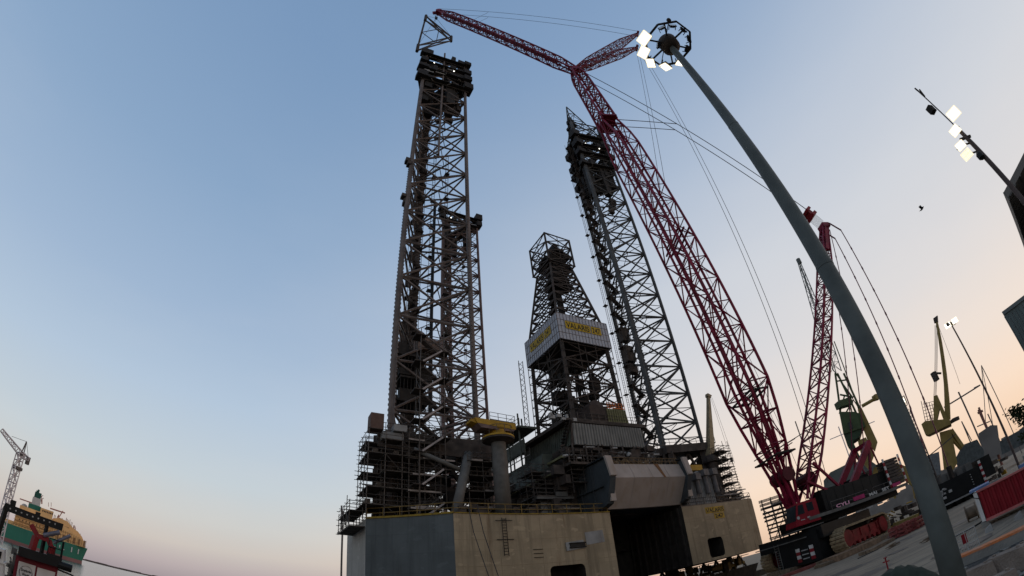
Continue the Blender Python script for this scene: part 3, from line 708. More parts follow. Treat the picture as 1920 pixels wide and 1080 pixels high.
gb = MB(); gb.box(w(17.0, 12, 21.4), US * .25, UN * 8.6, UP * .14); gb.box(w(15.6, 13, 19.2), US * .2, UN * 9, UP * .12); gb.build('walkway_edge', M['olive'], drill)
lw = MB(); lw.hexa([w(15.4, 7, 19.4), w(18.3, 7, 19.4), w(18.3, 20, 19.4), w(15.4, 20, 19.4), w(16.2, 7, 22.9), w(18.3, 7, 22.9), w(18.3, 20, 22.9), w(16.2, 20, 22.9)])
lw.box(w(15.2, 15.5, 25), US * .2, UN * 5.5, UP * 1.0); lw.box(w(15.5, 14, 27.6), US * 1.6, UN * 5, UP * .15)
for k in range(6): lw.tube(w(14.6 + (k % 2) * 1.6, 10 + k * 1.7, 22), w(14.6 + (k % 2) * 1.6, 10 + k * 1.7, 30), .13, n=5)
lw.build('side_module', M['green'], drill)
for path in ([w(14.2, 9, 27.8), w(14.2, 19, 27.8)], [w(14.8, 8, 23), w(14.8, 21, 23)], [w(13.4, 6, 19.4), w(13.4, 21, 19.4)], [w(17, 2.2, 20.2), w(32.8, 2.2, 20.2)], [w(19, 3.1, 26.9), w(31.6, 3.1, 26.9)], [w(13, 4.4, 16.2), w(18.4, 4.4, 16.2)]):
    railing(path, M['scaf'], 'railing', drill, 1.1, 1.2, .04)
lp = MB(); lp.box(w(15.7, 4.9, 16.0), US * 2.8, UN * .6, UP * .14); lp.box(w(15.9, 5.6, 14.6), US * 2.2, UN * .7, UP * .9); lp.box(w(16.6, 4.25, 16.5), US * .9, UN * .05, UP * .3); lp.build('lower_platform', M['grey'], drill)
wl = MB(); rnd = random.Random(51)       # pale pipes, lights and lagging that catch the eye in the gloom
for k in range(26):
    u, v, z = 15.5 + rnd.random() * 17, 2.0 + rnd.random() * 1.2, 19.4 + rnd.random() * 3.4
    wl.tube(w(u, v, z), w(u + .4 + rnd.random() * 2, v, z + .05), .07 + rnd.random() * .07, n=6)
wl.lathe(w(27.6, 2.2, 21.6), [(.05, -.4), (.35, -.2), (.35, .2), (.05, .4)], 10)
for k in range(7): wl.box(w(15.5 + rnd.random() * 5, 2.9, 26.6 + rnd.random() * .6), US * (.1 + rnd.random() * .3), UN * .2, UP * (.1 + rnd.random() * .2))
wl.each('pale_pipe', M['pale'], drill)
ss = MB()                                 # outside stair on the drill floor's corner
for s in (2.2, 3.0): ss.bar(w(18.2, s + 4.4, 20.1), w(18.2, s, 26.4), .1, .25)
for k in range(18): t = k / 17; ss.box(w(18.2, 6.9 - t * 4.4 + .1, 20.1 + t * 6.3), US * .5, UN * .16, UP * .03)
ss.build('stair', M['dark'], drill)
tk = MB(); k = 0; u = 25.9
tk.hexa([w(25.9, 3.2, 26.7), w(29.9, 3.2, 26.7), w(29.9, 5.4, 26.7), w(25.9, 5.4, 26.7), w(25.9, 3.2, 29.2), w(29.6, 3.2, 29.2), w(29.6, 5.4, 29.2), w(25.9, 5.4, 29.2)])
while u < 29.6: tk.bar(w(u, 3.14, 26.8), w(u, 3.14, 29.1), .12, .14, UN); u += .45
tk.build('ribbed_tank', M['olive'], drill)
rt = MB(); rt.lathe(w(24.4, 5.2, 29.2), [(.4, -1.9), (1.35, -1.7), (1.35, 2.2), (1.1, 2.7)], 16, UN); rt.box(w(24.4, 5.2, 28.2), US * 1.7, UN * 2, UP * 1.2); rt.build('round_blower', mat('blower_brown', (.05, .034, .028), .7), drill, False)
railing([w(26.2, 3.2, 29.3), w(29.6, 3.2, 29.3)], M['orange'], 'railing', drill, .9, .5, .05)

# ---- derrick
dk = MB()
DC = (24.0, 10.0)   # placed below from its measured centre
dcen = V((8.5, 70.8, 0)); q_ = dcen - C0; DC = (q_.dot(US), q_.dot(UN))
def dcorner(i, h, z): s = ((-1, -1), (1, -1), (1, 1), (-1, 1))[i]; return w(DC[0] + s[0] * h, DC[1] + s[1] * h, z)
def dlevels(zs, hs, r, xb=True, dens=1):
    for k in range(len(zs) - 1):
        for i in range(4):
            j = (i + 1) % 4
            a, b, c, d = dcorner(i, hs[k], zs[k]), dcorner(j, hs[k], zs[k]), dcorner(i, hs[k + 1], zs[k + 1]), dcorner(j, hs[k + 1], zs[k + 1])
            dk.bar(a, b, r); dk.bar(a, c, r * 2.0)
            if xb: dk.bar(a, d, r * .8); dk.bar(b, c, r * .8)
            dk.bar((a + b) / 2, (c + d) / 2, r * .7)
    for i in range(4): dk.bar(dcorner(i, hs[-1], zs[-1]), dcorner((i + 1) % 4, hs[-1], zs[-1]), r)
zs = [27, 31, 34.8, 38.4, 41.8, 46.2]; dlevels(zs, [4.9, 4.85, 4.75, 4.65, 4.6, 4.55], .25)
zs = [46.2, 48.4, 50.5, 52.5, 54.4, 56.2, 57.9, 59.4, 60.9]; dlevels(zs, [4.75 - (z - 46.2) * (2.35 / 14.7) for z in zs], .19)
for i in range(4):      # outer rail frame of the lower bay and heavy corner legs
    dk.bar(dcorner(i, 4.9, 27), dcorner(i, 4.6, 46), .6)
    for k in range(9):
        z = 29.5 + k * 1.45; dk.tube(dcorner(i, 5.25, z), dcorner((i + 1) % 4, 5.25, z), .07, n=4)
    for t in (.0, .33, .66): p, q = dcorner(i, 5.25, 28.5), dcorner((i + 1) % 4, 5.25, 28.5); c = p.lerp(q, t); dk.tube(c, c + UP * 13.4, .06, n=4)
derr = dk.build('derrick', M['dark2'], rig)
cf = MB(); dk2, dk = dk, cf
dlevels([60.9, 63.2, 65.5, 67.9], [2.95, 2.95, 2.95, 2.95], .18)
for i in range(4): cf.bar(dcorner(i, 2.4, 60.5), dcorner(i, 3.1, 61), .2)
dk = dk2; cf.build('crown_frame', M['dark2'], derr)
cb = MB(); rnd = random.Random(61)
for k in range(40): cb.box(w(DC[0] + (rnd.random() - .5) * 4.2, DC[1] + (rnd.random() - .5) * 3.8, 56 + rnd.random() * 10.5), US * (.3 + rnd.random() * .8), UN * (.3 + rnd.random() * .8), UP * (.2 + rnd.random() * .9))
cb.bar(w(DC[0], DC[1], 44), w(DC[0], DC[1], 60), .9); cb.box(w(DC[0], DC[1], 63), US * 1.9, UN * 1.9, UP * .6)
for k in range(5): cb.box(w(DC[0] + (rnd.random() - .5) * 5, DC[1] + 1.5, 41.6 + k * .9), US * 2.2, UN * 2.0, UP * .2)
for k in range(46): cb.box(w(DC[0] + (rnd.random() - .5) * 8, DC[1] + (rnd.random() - .5) * 8, 28 + rnd.random() ** 2 * 12), US * (.2 + rnd.random() * .6), UN * (.2 + rnd.random() * .6), UP * (.3 + rnd.random() * 1.3))
for k in range(9): cb.tube(w(DC[0] + (rnd.random() - .5) * 6, DC[1] + (rnd.random() - .5) * 6, 27), w(DC[0] + (rnd.random() - .5) * 3, DC[1] + (rnd.random() - .5) * 3, 44), .12, n=5)
cb.box(w(DC[0] + 2.3, DC[1] - 2.5, 35.4), US * .7, UN * .7, UP * 1.2)
for k in range(20):
    z = 46 + k * .72; h = 4.6 - (z - 46.2) * (2.35 / 14.7)
    cb.box(w(DC[0] - h * .45, DC[1], z), US * .6, UN * .5, UP * .05)
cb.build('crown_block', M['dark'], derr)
zb0, zb1 = 41.6, 46.6; HW = 5.3
def wind_wall(i, xdir):
    j = (i + 1) % 4
    a, b = dcorner(i, HW, 0), dcorner(j, HW, 0)
    mb = MB(); A, B = w(0, 0, 0), None
    p = [V((a.x, a.y, zb0 - .6)), V((b.x, b.y, zb0 - .6))]
    nrm = (p[1] - p[0]).normalized().cross(UP)
    mb.hexa([p[0], p[1], p[1] - nrm * .12, p[0] - nrm * .12] + [q + UP * (zb1 - zb0) for q in (p[0], p[1], p[1] - nrm * .12, p[0] - nrm * .12)])
    o = mb.build('wind_wall', M['sheet'], derr)
    jb_ = MB(); L = (p[1] - p[0]).length; d = (p[1] - p[0]) / L; nn = 16
    for k in range(nn + 1): c = p[0] + d * (L * k / nn) + nrm * .02; jb_.bar(c, c + UP * (zb1 - zb0), .07, .05, nrm)
    for k in range(5): c = p[0] + UP * ((zb1 - zb0) * k / 4) + nrm * .015; jb_.bar(c, c + d * L, .05, .06, UP)
    jb_.build('sheet_joint', mat('sheet_joint', (.16, .13, .125), .7), o)
    return o, p, d, nrm, L
for i in (0, 3, 1, 2):
    o, p, d, nrm, L = wind_wall(i, None)
    if i in (0, 3):
        bd = MB(); z0 = 2.15; x0, x1 = (L * .14, L * .84) if i == 0 else (L * .16, L * .80); xm = x0 + (x1 - x0) * .70
        for s, e in ((x0, xm - .12), (xm + .12, x1)): bd.hexa([p[0] + d * s + UP * z0 + nrm * k for s, k in ((s, .09), (e, .09), (e, .06), (s, .06))] + [p[0] + d * s + UP * (z0 + 1.45) + nrm * k for s, k in ((s, .09), (e, .09), (e, .06), (s, .06))])
        sg = bd.build('sign_board', M['sign_y'], o)
        text_mesh('lettering', 'VALARIS', 1.5, p[0] + d * (x0 + .15) + UP * (z0 + .2) + nrm * .10, d, UP, M['sign_k'], sg, xm - x0 - .5, .02)
        text_mesh('lettering', '247', 1.5, p[0] + d * (xm + .3) + UP * (z0 + .2) + nrm * .10, d, UP, M['sign_k'], sg, x1 - xm - .5, .02)
fl = MB(); fl.box(w(DC[0], DC[1], zb0 - .75 + .6), US * 4.9, UN * 4.9, UP * .1); fl.build('racking_floor', M['dark'], derr)
# slender standpipe mast at the drill floor's left corner
sm_ = MB(); b0 = at(985, 800, 70)
for a, b in ((0, 0), (.8, 0), (.4, .7)): sm_.tube(b0 + US * a + UN * b, b0 + US * a + UN * b + UP * 12, .06, n=4)
for k in range(12):
    pts = [b0 + US * a + UN * b + UP * k for a, b in ((0, 0), (.8, 0), (.4, .7))]
    for i in range(3): sm_.tube(pts[i], pts[(i + 1) % 3] + UP, .035, n=4)
sm_.build('aerial_mast', M['scaf'], rig)
# ---- right-hand stern fittings: ribbed wall, three exhaust trunks, tan deck crane
rw = MB(); u = 35.6
while u < 42.0: rw.prism([w(u, .5, 13.03), w(u + .1, .32, 13.03), w(u + .26, .32, 13.03), w(u + .36, .5, 13.03)], UP * (2.0 + min(3.4, (u - 35.6) * 1.1))); u += .42
rw.hexa([w(35.5, .45, 13.03), w(42.2, .45, 13.03), w(42.2, 4, 13.03), w(35.5, 4, 13.03), w(35.5, .45, 15.0), w(42.2, .45, 18.3), w(42.2, 4, 18.3), w(35.5, 4, 15.0)])
rw.build('ribbed_house', M['lgrey'], rig)
for u, h, L in ((38.1, 17.3, 2.6), (40.2, 17.9, 3.3), (42.4, 18.0, 3.3)):
    t = MB(); t.tube(w(u, -.15, h - L), w(u - .05, -.15, h - .45), .36, n=12); t.box(w(u - .1, -.1, h), US * .58, UN * .65, UP * .5)
    t.build('exhaust_trunk', mat('trunk_grey', (.13, .115, .11), .6), rig)
hb = MB(); hb.box(w(40.8, 2.6, 19.4), US * 1.6, UN * 1.0, UP * .45); hb.each('equipment_box', M['yellow'], rig)
for z in (16.5, 18.5, 20.6, 22.8, 25):
    pass
dc = MB(); b0 = w(55.4, 9.2, 24); t0 = at(1328, 745, (b0.xy).length * 1.04); mid = b0.lerp(t0, .5)
dirc = (t0 - b0).normalized(); sx = dirc.cross(UN).normalized()
for s, e in ((0, .75), (.75, 1)):
    pass
dc.hexa([b0 + sx * a + UN * b for a, b in ((-.75, -.6), (.75, -.6), (.75, .6), (-.75, .6))] + [t0 + sx * a + UN * b for a, b in ((-.28, -.3), (.28, -.3), (.28, .3), (-.28, .3))])
dc.box(t0 + dirc * .3, sx * .5, UN * .4, dirc * .35); dc.bar(t0, t0 + US * 1.3 + UP * .5, .22)
dcr = dc.build('deck_crane_boom', mat('tan_boom', (.27, .20, .115), .6, 0, .25, 1.5), rig)
db = MB(); db.lathe(b0 - UP * 4, [(1.1, -8), (1.1, 2.6), (1.6, 2.8), (1.6, 3.2), (1.0, 4.2)], 14); db.build('deck_crane_pedestal', M['dark2'], rig)
dl = MB()
for s in (0, .5): dl.tube(t0 + US * (.8 + s), w(61.5 + s * 2, 9.0, 22.5), .03, n=4)
for s in (-1, 1): dl.tube(t0, b0 + sx * s * 1.6 - UP * 1.0, .03, n=4)
dl.box(w(61.7, 9, 23.2), US * .25, UN * .2, UP * .45); dl.tube(w(61.7, 9, 22.8), w(62.0, 9, 19), .05, n=4)
dl.build('hoist_rope', M['rope'], dcr)

# ------------------------------------------------------------------ scaffolding standing on and beside the rig
def scaffold(label, o, X, Y, nx, ny, zs, sx, sy, seed, group=None, post=.05, skip=.12, diag=.3):
    """tube-and-board scaffold: bays nx x ny from corner o along X and Y, decks at heights zs (above o)"""
    r = random.Random(seed); root = thing('scaffold', label, 'scaffold', o, group)
    fr, pk, tb = MB(), MB(), MB(); top = zs[-1] + 1.3
    for i in range(nx + 1):
        for j in range(ny + 1):
            p = o + X * (i * sx) + Y * (j * sy); fr.tube(p, p + UP * (top - r.random() * .5 + (r.random() < .2) * .9), post, n=4, cap=False)
    for z in zs:
        pk = MB(); e = (r.random() - .5) * .5
        for j in range(ny + 1):
            for h in (0, .55, 1.1): fr.tube(o + X * (-.3 + e) + Y * (j * sy) + UP * (z + h), o + X * (nx * sx + .4) + Y * (j * sy) + UP * (z + h), post * .8, n=4, cap=False)
        for i in range(nx + 1):
            for h in (0, 1.1): fr.tube(o + X * (i * sx) - Y * .3 + UP * (z + h), o + X * (i * sx) + Y * (ny * sy + .3) + UP * (z + h), post * .8, n=4, cap=False)
        for i in range(nx):
            for j in range(ny):
                if r.random() < skip: continue
                c = o + X * ((i + .5) * sx + e) + Y * ((j + .5) * sy) + UP * (z + .05)
                pk.box(c, X * (sx * .52), Y * (sy * .5), UP * .05)
                if r.random() < .25: pk.box(c + UP * .32 + X * (r.random() - .5), X * .3, Y * .3, UP * .3)
        if r.random() < .75: k0 = r.randrange(nx); tb.bar(o + X * ((k0 + e) * sx) - Y * .12 + UP * (z + .12), o + X * ((k0 + 1 + r.randrange(2)) * sx) - Y * .12 + UP * (z + .12), .05, .2)
        if pk.v: pk.build('deck', M['plank'], root)
    for a, b in zip([0] + list(zs), list(zs)):
        for i in range(nx):
            if r.random() < diag:
                s = r.random() < .5; j = r.choice((0, ny)); p, q = o + X * (i * sx) + Y * (j * sy), o + X * ((i + 1) * sx) + Y * (j * sy)
                if s: p, q = q, p
                fr.tube(p + UP * a, q + UP * b, post * .8, n=4, cap=False)
    fr.build('tube_frame', M['scaf'], root)
    if tb.v: tb.each('toe_board', mat('toe_board', (.26, .21, .18), .7, 0, .35, 1), root)
    return root
def stair_tower(label, o, X, Y, z1, seed, Wd=4.0, h=2.7):
    root = thing('scaffold_stair', label, 'scaffold stair', o); fr, st, ed = MB(), MB(), MB(); z = 0; k = 0
    for a in (0, Wd):
        for b in (0, 1.6): fr.tube(o + X * a + Y * b, o + X * a + Y * b + UP * z1, .06, n=4)
    while z < z1 - h:
        s, e = (0.3, Wd - .3) if k % 2 == 0 else (Wd - .3, .3); y = .3 if k % 2 == 0 else 1.2
        st.bar(o + X * s + Y * y + UP * z, o + X * e + Y * y + UP * (z + h), .8, .16, Y.cross(X))
        for q in (-.45, .45): (ed if k % 2 == 0 else st).bar(o + X * s + Y * (y + q) + UP * z, o + X * e + Y * (y + q) + UP * (z + h), .07, .22)  # paler stringers on alternate flights paint in the light they catch
        for q in (-.45, .45): fr.tube(o + X * s + Y * (y + q) + UP * (z + 1), o + X * e + Y * (y + q) + UP * (z + h + 1), .035, n=4)
        xl = Wd if k % 2 == 0 else 0
        st.box(o + X * xl + Y * .8 + UP * (z + h), X * .75, Y * .95, UP * .06)
        for b in (0, 1.6):
            for hh in (0, 1.1): fr.tube(o + Y * b + UP * (z + h + hh), o + X * Wd + Y * b + UP * (z + h + hh), .045, n=4)
        fr.tube(o + UP * z, o + Y * 1.6 + UP * (z + h), .04, n=4); z += h; k += 1
    fr.build('tube_frame', M['scaf'], root); st.build('stair_flight', M['dark2'], root); ed.each('stair_stringer', mat('stringer_lit', (.30, .25, .23), .6), root)
DK = 13.03
scaffold('tall scaffold with five overhanging decks below the rusty locker, over the blue-grey hull face', w(-8.0, 5.2, DK), US, UN, 4, 3, (1.4, 3.4, 5.4, 7.4, 9.2), 2.0, 1.9, 101)
scaffold('deep scaffold between the five-deck scaffold and the zigzag stairs', w(-3.2, 5.2, DK), US, UN, 2, 2, (1.2, 3.2, 5.2, 7.2, 9.4), 1.9, 1.8, 102)
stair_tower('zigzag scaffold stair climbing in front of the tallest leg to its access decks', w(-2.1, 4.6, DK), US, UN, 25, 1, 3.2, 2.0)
scaffold('scaffold with planked decks against the grey crane pedestal', w(3.4, 3.4, DK), US, UN, 2, 2, (1.3, 3.3, 5.2, 7.0), 1.9, 1.7, 103, skip=.05)
scaffold('narrow scaffold beneath the corrugated drill floor wall', w(12.8, 4.8, DK), US, UN, 3, 2, (1.5, 3.2, 4.9, 6.5), 1.9, 1.7, 104)
scaffold('scaffold under the drill floor beside the dark cantilever beam', w(17.3, 2.4, 16.2), US, UN, 5, 1, (1.4, 3.1, 5.0), 1.9, 1.5, 109)
scaffold('stepped scaffold on the hull behind the three exhaust trunks, near the tan deck crane', w(55.2, 6.8, DK), US, UN, 2, 2, (1.6, 3.2, 4.8, 6.4, 8.0, 9.6, 11.2), 1.7, 1.8, 105, post=.06, skip=0)
scaffold('low scaffold heaped with hoses at the hull corner nearest the red crane', w(43.6, 1.2, DK), US, UN, 4, 1, (.5, 1.3), 1.8, 1.6, 106)
scaffold('free-standing scaffold tower between the hull and the red crane boom', pol(26.2, 70, 0), V((.9, -.42, 0)), V((.42, .9, 0)), 3, 2, (2.0, 3.8, 5.6, 7.4, 9.2), 1.3, 1.5, 107, post=.07, skip=.82, diag=1.0)
scaffold('low hanging scaffold along the hull flank on the seaward side', w(-9.5, 7.0, 12.0), UN, US, 4, 1, (.1, 1.9), 2.0, 1.9, 108, skip=.02)
cg = MB(); rnd = random.Random(71)
for k in range(50):
    u = 43.8 + rnd.random() * 7; p = w(u, 1 + rnd.random() * 1.4, 13.3 + rnd.random() * 1.1); cg.tube(p, p + US * (rnd.random() * 2 - .5) + UP * (rnd.random() - .5) * .5, .06 + rnd.random() * .1, n=5)
tag(cg.build('hose_heap', M['timber'], None), 'heap of brown hoses and pipes on the hull corner nearest the red crane', 'hose heap')

# barge with yellow machinery lying beyond the slot, under the hull's right end
bg = thing('work_barge', 'low dark work barge with yellow machinery under the hull end nearest the red crane', 'barge', w(45, 16, -1))
b = MB(); b.hexa([w(24, 10, -1.4), w(60, 10, -1.4), w(60, 24, -1.4), w(24, 24, -1.4), w(23, 9, 2.2), w(62, 9, 2.2), w(62, 24, 2.2), w(23, 24, 2.2)]); b.build('hull', M['dark'], bg)
b = MB(); rnd = random.Random(77)
for k in range(26): b.box(w(40 + rnd.random() * 20, 9.6 + rnd.random() * 3, 2.6 + rnd.random() * 1.6), US * (.3 + rnd.random() * .9), UN * .4, UP * (.2 + rnd.random() * .6))
for k in range(8): u = 41 + k * 2.4; b.tube(w(u, 9.5, 2.2), w(u, 9.5, 4.4), .08, n=5); b.tube(w(u, 9.5, 4.3), w(u + 2.4, 9.5, 4.3), .06, n=4)
b.each('winch', mat('grimy_yellow', (.13, .08, .018), .7, 0, .4, 2, (.05, .035, .02), .8), bg)
b = MB()
for k in range(10): u = 26 + k * 3.4; b.bar(w(u, 10.5, 2.2), w(u + 1.7, 10.5, 4.5), .3); b.bar(w(u + 3.4, 10.5, 2.2), w(u + 1.7, 10.5, 4.5), .3)
b.bar(w(52.5, 9.4, -1), w(52.5, 9.4, 4.4), .8); b.each('steel_support', M['dark2'], bg)

# ------------------------------------------------------------------ the big red crawler crane
def lattice(mb, P0, P1, sv, st, rc, rb, panel, off=0.0, n=5, diaph=True):
    """lattice boom from P0 to P1; sv = sideways axis; st = [(t, width, depth)]; off = sideways shift"""
    P0, P1 = V(P0), V(P1); ax = P1 - P0; L = ax.length; ax /= L; dv = ax.cross(sv).normalized(); sv = dv.cross(ax).normalized()
    def sec(t):
        for a, b in zip(st, st[1:]):
            if t <= b[0] + 1e-9:
                k = (t - a[0]) / max(1e-9, b[0] - a[0]); W_, D_ = a[1] + (b[1] - a[1]) * k, a[2] + (b[2] - a[2]) * k
                of = off if not callable(off) else off(t); c = P0 + ax * (L * t) + sv * of
                return [c + sv * (sx * W_ / 2) + dv * (sy * D_ / 2) for sx, sy in ((-1, -1), (1, -1), (1, 1), (-1, 1))]
    t0, t1 = st[0][0], st[-1][0]; k = max(2, int(round(L * (t1 - t0) / panel))); prev = sec(t0)
    for i in range(1, k + 1):
        cur = sec(t0 + (t1 - t0) * i / k)
        for j in range(4):
            mb.tube(prev[j], cur[j], rc, n=n, cap=False); m = (j + 1) % 4
            a, b_ = (prev[j], cur[m]) if (i + j) % 2 else (prev[m], cur[j])
            mb.tube(a, b_, rb, n=4, cap=False); mb.tube(cur[j], cur[m], rb * .9, n=4, cap=False)
        if diaph and i % 3 == 0: mb.tube(cur[0], cur[2], rb * .8, n=4, cap=False)
        prev = cur
HD = V((-.996, -.087, 0)); SV = V((-.087, .996, 0))                      # the way the crane faces, and its sideways axis
FT = V((32.0, 56.6, 7.6))
def hd(k, z): return V((FT.x, FT.y, 0)) + HD * k + UP * z
KN, JT, MH, S1, S2 = hd(10, 114.0), hd(46.8, 163.0), hd(-30.6, 55.4), hd(-16.4, 143.5), hd(-12.4, 131.5)
cr = thing('crawler_crane', 'giant red lattice boom crawler crane beside the rig, boom and jib raised', 'crane', (36, 58, 0))
bm = MB(); side = 2.15
offp = lambda s: (lambda t: s * (0.55 if t < .03 else .55 + (side - .55) * min(1, (t - .03) / .12) if t < .15 else (side if t < .66 else side - (side - .55) * min(1, (t - .66) / .1))))
for s in (-1, 1):
    lattice(bm, FT, KN, SV, [(0, .7, .6), (.05, 1.6, 1.8), (.15, 2.9, 3.2), (.66, 2.9, 3.2), (.76, 1.6, 3.2)], .22, .11, 4.3, offp(s))
for k in range(12):
    t = .13 + k * .047; c = FT.lerp(KN, t)
    for d in (-1.6, 1.6): bm.tube(c + SV * -.8 + HD * d, c + SV * .8 + HD * d, .13, n=5)
boom = bm.build('boom', M['red'], cr)
b2 = MB(); lattice(b2, FT, KN, SV, [(.75, 3.6, 3.2), (.965, 2.9, 2.9), (1.0, 1.7, 1.6)], .27, .145, 2.6)
b2.build('upper_boom', M['red'], boom)
hb = MB(); c = FT.lerp(KN, .755); hb.box(c, SV * 2.4, HD * 1.5, UP * .22)
for s in (-2.2, 0, 2.2): hb.bar(c + SV * s - HD * 1.5, c + SV * s * .6 + UP * 3 - HD * 1.4, .3); hb.bar(c + SV * s + HD * 1.5, c + SV * s * .6 + UP * 3 + HD * 1.4, .3)
c = FT.lerp(KN, .42)
for k in range(3): hb.bar(c + HD * (-1.5 + k) - SV * 3.6, c + HD * (-1.5 + k) + SV * 3.6, .25)
hb.each('boom_joint', M['red'], boom)
for t in (.065, .15):
    pl = MB(); c = FT.lerp(KN, t)
    for k in (-1, 0, 1): pl.bar(c + HD * k * 1.3 - SV * 3, c + HD * k * 1.3 + SV * 3, .22); pl.bar(c + HD * k * 1.3 - SV * 3 + UP * .9, c + HD * k * 1.3 + SV * 3 + UP * .9, .1)
    for k in (-1, 1): pl.bar(c + SV * k * 2.9 - HD * 1.5, c + SV * k * 2.9 + HD * 1.5, .22)
    pl.build('boom_walkway', M['dark'], boom)
wn = MB()
for s in (-1, 1): wn.tube(FT.lerp(KN, .04) + SV * (s * 1.1 - .7), FT.lerp(KN, .04) + SV * (s * 1.1 + .7), .95, n=14)
wn.each('hoist_winch', mat('winch_red', (.075, .01, .014), .6), boom)
jb = MB(); lattice(jb, KN, JT, SV, [(0, 1.7, 1.4), (.1, 2.5, 2.5), (.9, 2.5, 2.5), (1.0, 1.2, 1.1)], .24, .13, 2.1, diaph=False)
for s in (-1, 0, 1): jb.bar(KN.lerp(JT, .1) + SV * s * .5, KN.lerp(JT, .95) + SV * s * .5, .32)
jb.box(KN, SV * 1.1, HD * .7, UP * .8); jb.tube(JT - SV * 1.0, JT + SV * 1.0, 1.0, n=14); jb.bar(JT, JT + HD * 2.0 - UP * .6, .8, 1.2)
jib = jb.build('jib', M['red'], cr)
sj = MB()
for P in (S1, S2): lattice(sj, KN, P, SV, [(0, 1.0, 1.0), (.2, 2.0, 2.0), (.7, 2.0, 2.0), (1, .5, .5)], .17, .095, 1.9, diaph=False)
sj.tube(S1 - SV * 1.0, S1 + SV * 1.0, .4, n=8); sj.tube(S2 - SV * 1.0, S2 + SV * 1.0, .4, n=8); sj.build('jib_strut', M['red'], cr)
mst = MB(); MF = FT + V((1.6, .2, .4))
lattice(mst, MF, MH, SV, [(0, 3.2, .6), (.1, 3.1, 1.7), (.8, 2.7, 1.7), (.92, 1.6, 1.4), (1, 1.3, 1.2)], .2, .11, 2.2, diaph=False)
for s in (-1, 1): mst.bar(MF.lerp(MH, .86) + SV * s * .9, MH + SV * s * .5, .7)
for k in (.82, .87, .93): p = MF.lerp(MH, k); mst.bar(p, p + HD * 2.6 + UP * .3, .12)
mst.box(MH, SV * 1.0, HD * .9, UP * .5); mast = mst.build('mast', M['red'], cr)
wn = MB()
for t in (.055,): wn.tube(MF.lerp(MH, t) - SV * 1.2 , MF.lerp(MH, t) + SV * 1.2, .95, n=14)
wn.each('luffing_winch', mat('winch_red', (.075, .01, .014)), mast)
# pendants and ropes
pn = MB()
BLK = MH.lerp(hd(5, 116), .055)
for s in (-1, 1):
    q = SV * (s * .9)
    pn.tube(hd(8.6, 112) + q, BLK + q * .8, .085, n=5); pn.tube(S1 + q, JT + q - HD * .8 + UP * .8, .055, n=4)
    c = (hd(8.6, 112) + q).lerp(BLK + q * .8, .46); pn.tube(c, FT.lerp(KN, .76) + q, .09, n=4)
    c = (S1 + q).lerp(JT + q, .74); pn.tube(c, KN.lerp(JT, .72) + q, .05, n=4)
    pn.tube(S2 + q, hd(2, 66 + s) + q - HD * 0, .045, n=4)
    pn.tube(hd(-13, 133) + q * .6, hd(-6.0, 9.5) + q * .8, .055, n=4)
    pn.tube(KN + q * .7 - HD * 2, FT + q * .5 - HD * 2.6, .035, n=4)
pn.tube(JT + HD * 1.2, hd(47.6, 153.5), .07, n=4)
pn.each('pendant_rope', M['rope'], cr)
bk = MB(); d = (hd(8.6, 112) - MH).normalized(); bk.box(BLK - d * .6, SV * 1.3, d * .35, d.cross(SV) * .75); bk.box(BLK + d * .9, SV * 1.3, d * .3, d.cross(SV) * .75); bk.box(BLK + d * .2, SV * .9, d * 1.0, d.cross(SV) * .5); bk.build('pulley_block', M['red2'], cr)
rv = MB()
for k in range(12): s = -1.1 + k * .2; rv.tube(BLK - d * .8 + SV * s, MH + d * .8 + SV * s, .035, n=4)
rv.each('reeving', M['pale'], cr)
BALL = V((54.8, 51.6, 0))
bp = MB(); lk = MB()
for s in (-1, 1):
    a, b_ = MH - HD * .6 + SV * s * 1.2, V((BALL.x, BALL.y, 5.2)) + V((-.9, .5, 0)) + SV * s * 1.6
    bp.tube(a, a + V((1.2, -.6, -2.6)), .16, n=5); a = a + V((1.2, -.6, -2.6)); bp.tube(a, b_, .1, n=5)
    for k in range(1, 9): c = a.lerp(b_, k / 9); dd = (b_ - a).normalized(); lk.tube(c - dd * .3, c + dd * .3, .145, n=6)
    a2, b2_ = MH + SV * s * .9 - UP * 1.5, hd(-13.6, 12.4) + SV * s * 1.4
    bp.tube(a2, b2_, .08, n=5)
    for k in range(1, 6): c = a2.lerp(b2_, k / 6); dd = (b2_ - a2).normalized(); lk.tube(c - dd * .25, c + dd * .25, .125, n=6)
bp.each('pendant_bar', M['pend'], cr); lk.each('pendant_link', M['pend'], cr)
# upper works
cx = lambda k, s, z: V((FT.x, FT.y, 0)) - HD * k + SV * s + UP * z          # k metres behind the boom foot, s across
def cbox(mb, k0, k1, s0, s1, z0, z1): mb.box(cx((k0 + k1) / 2, (s0 + s1) / 2, (z0 + z1) / 2), HD * ((k1 - k0) / 2), SV * ((s1 - s0) / 2), UP * ((z1 - z0) / 2))
hs = MB(); cbox(hs, -1, 15.5, -2.9, 2.9, 4.6, 5.9); cbox(hs, 2.6, 14.5, -3.0, -1.0, 5.9, 8.4); cbox(hs, 3.0, 14.0, 1.0, 3.0, 5.9, 8.2); cbox(hs, 4, 8, -.8, .8, 5.9, 8.8); cbox(hs, 10, 13, -1, 1, 5.9, 9.0)
for k in range(7): cbox(hs, 3.2 + k * 1.6, 3.25 + k * 1.6, -3.03, -3.0, 6.0, 8.3)
house = hs.build('machinery_house', M['black'], cr)
wk = MB(); cbox(wk, -1.2, 16.5, -4.3, -3.05, 5.42, 5.55); cbox(wk, -1.2, 16.5, -4.34, -4.3, 5.3, 5.68); wk.build('walkway', M['grey'], cr)
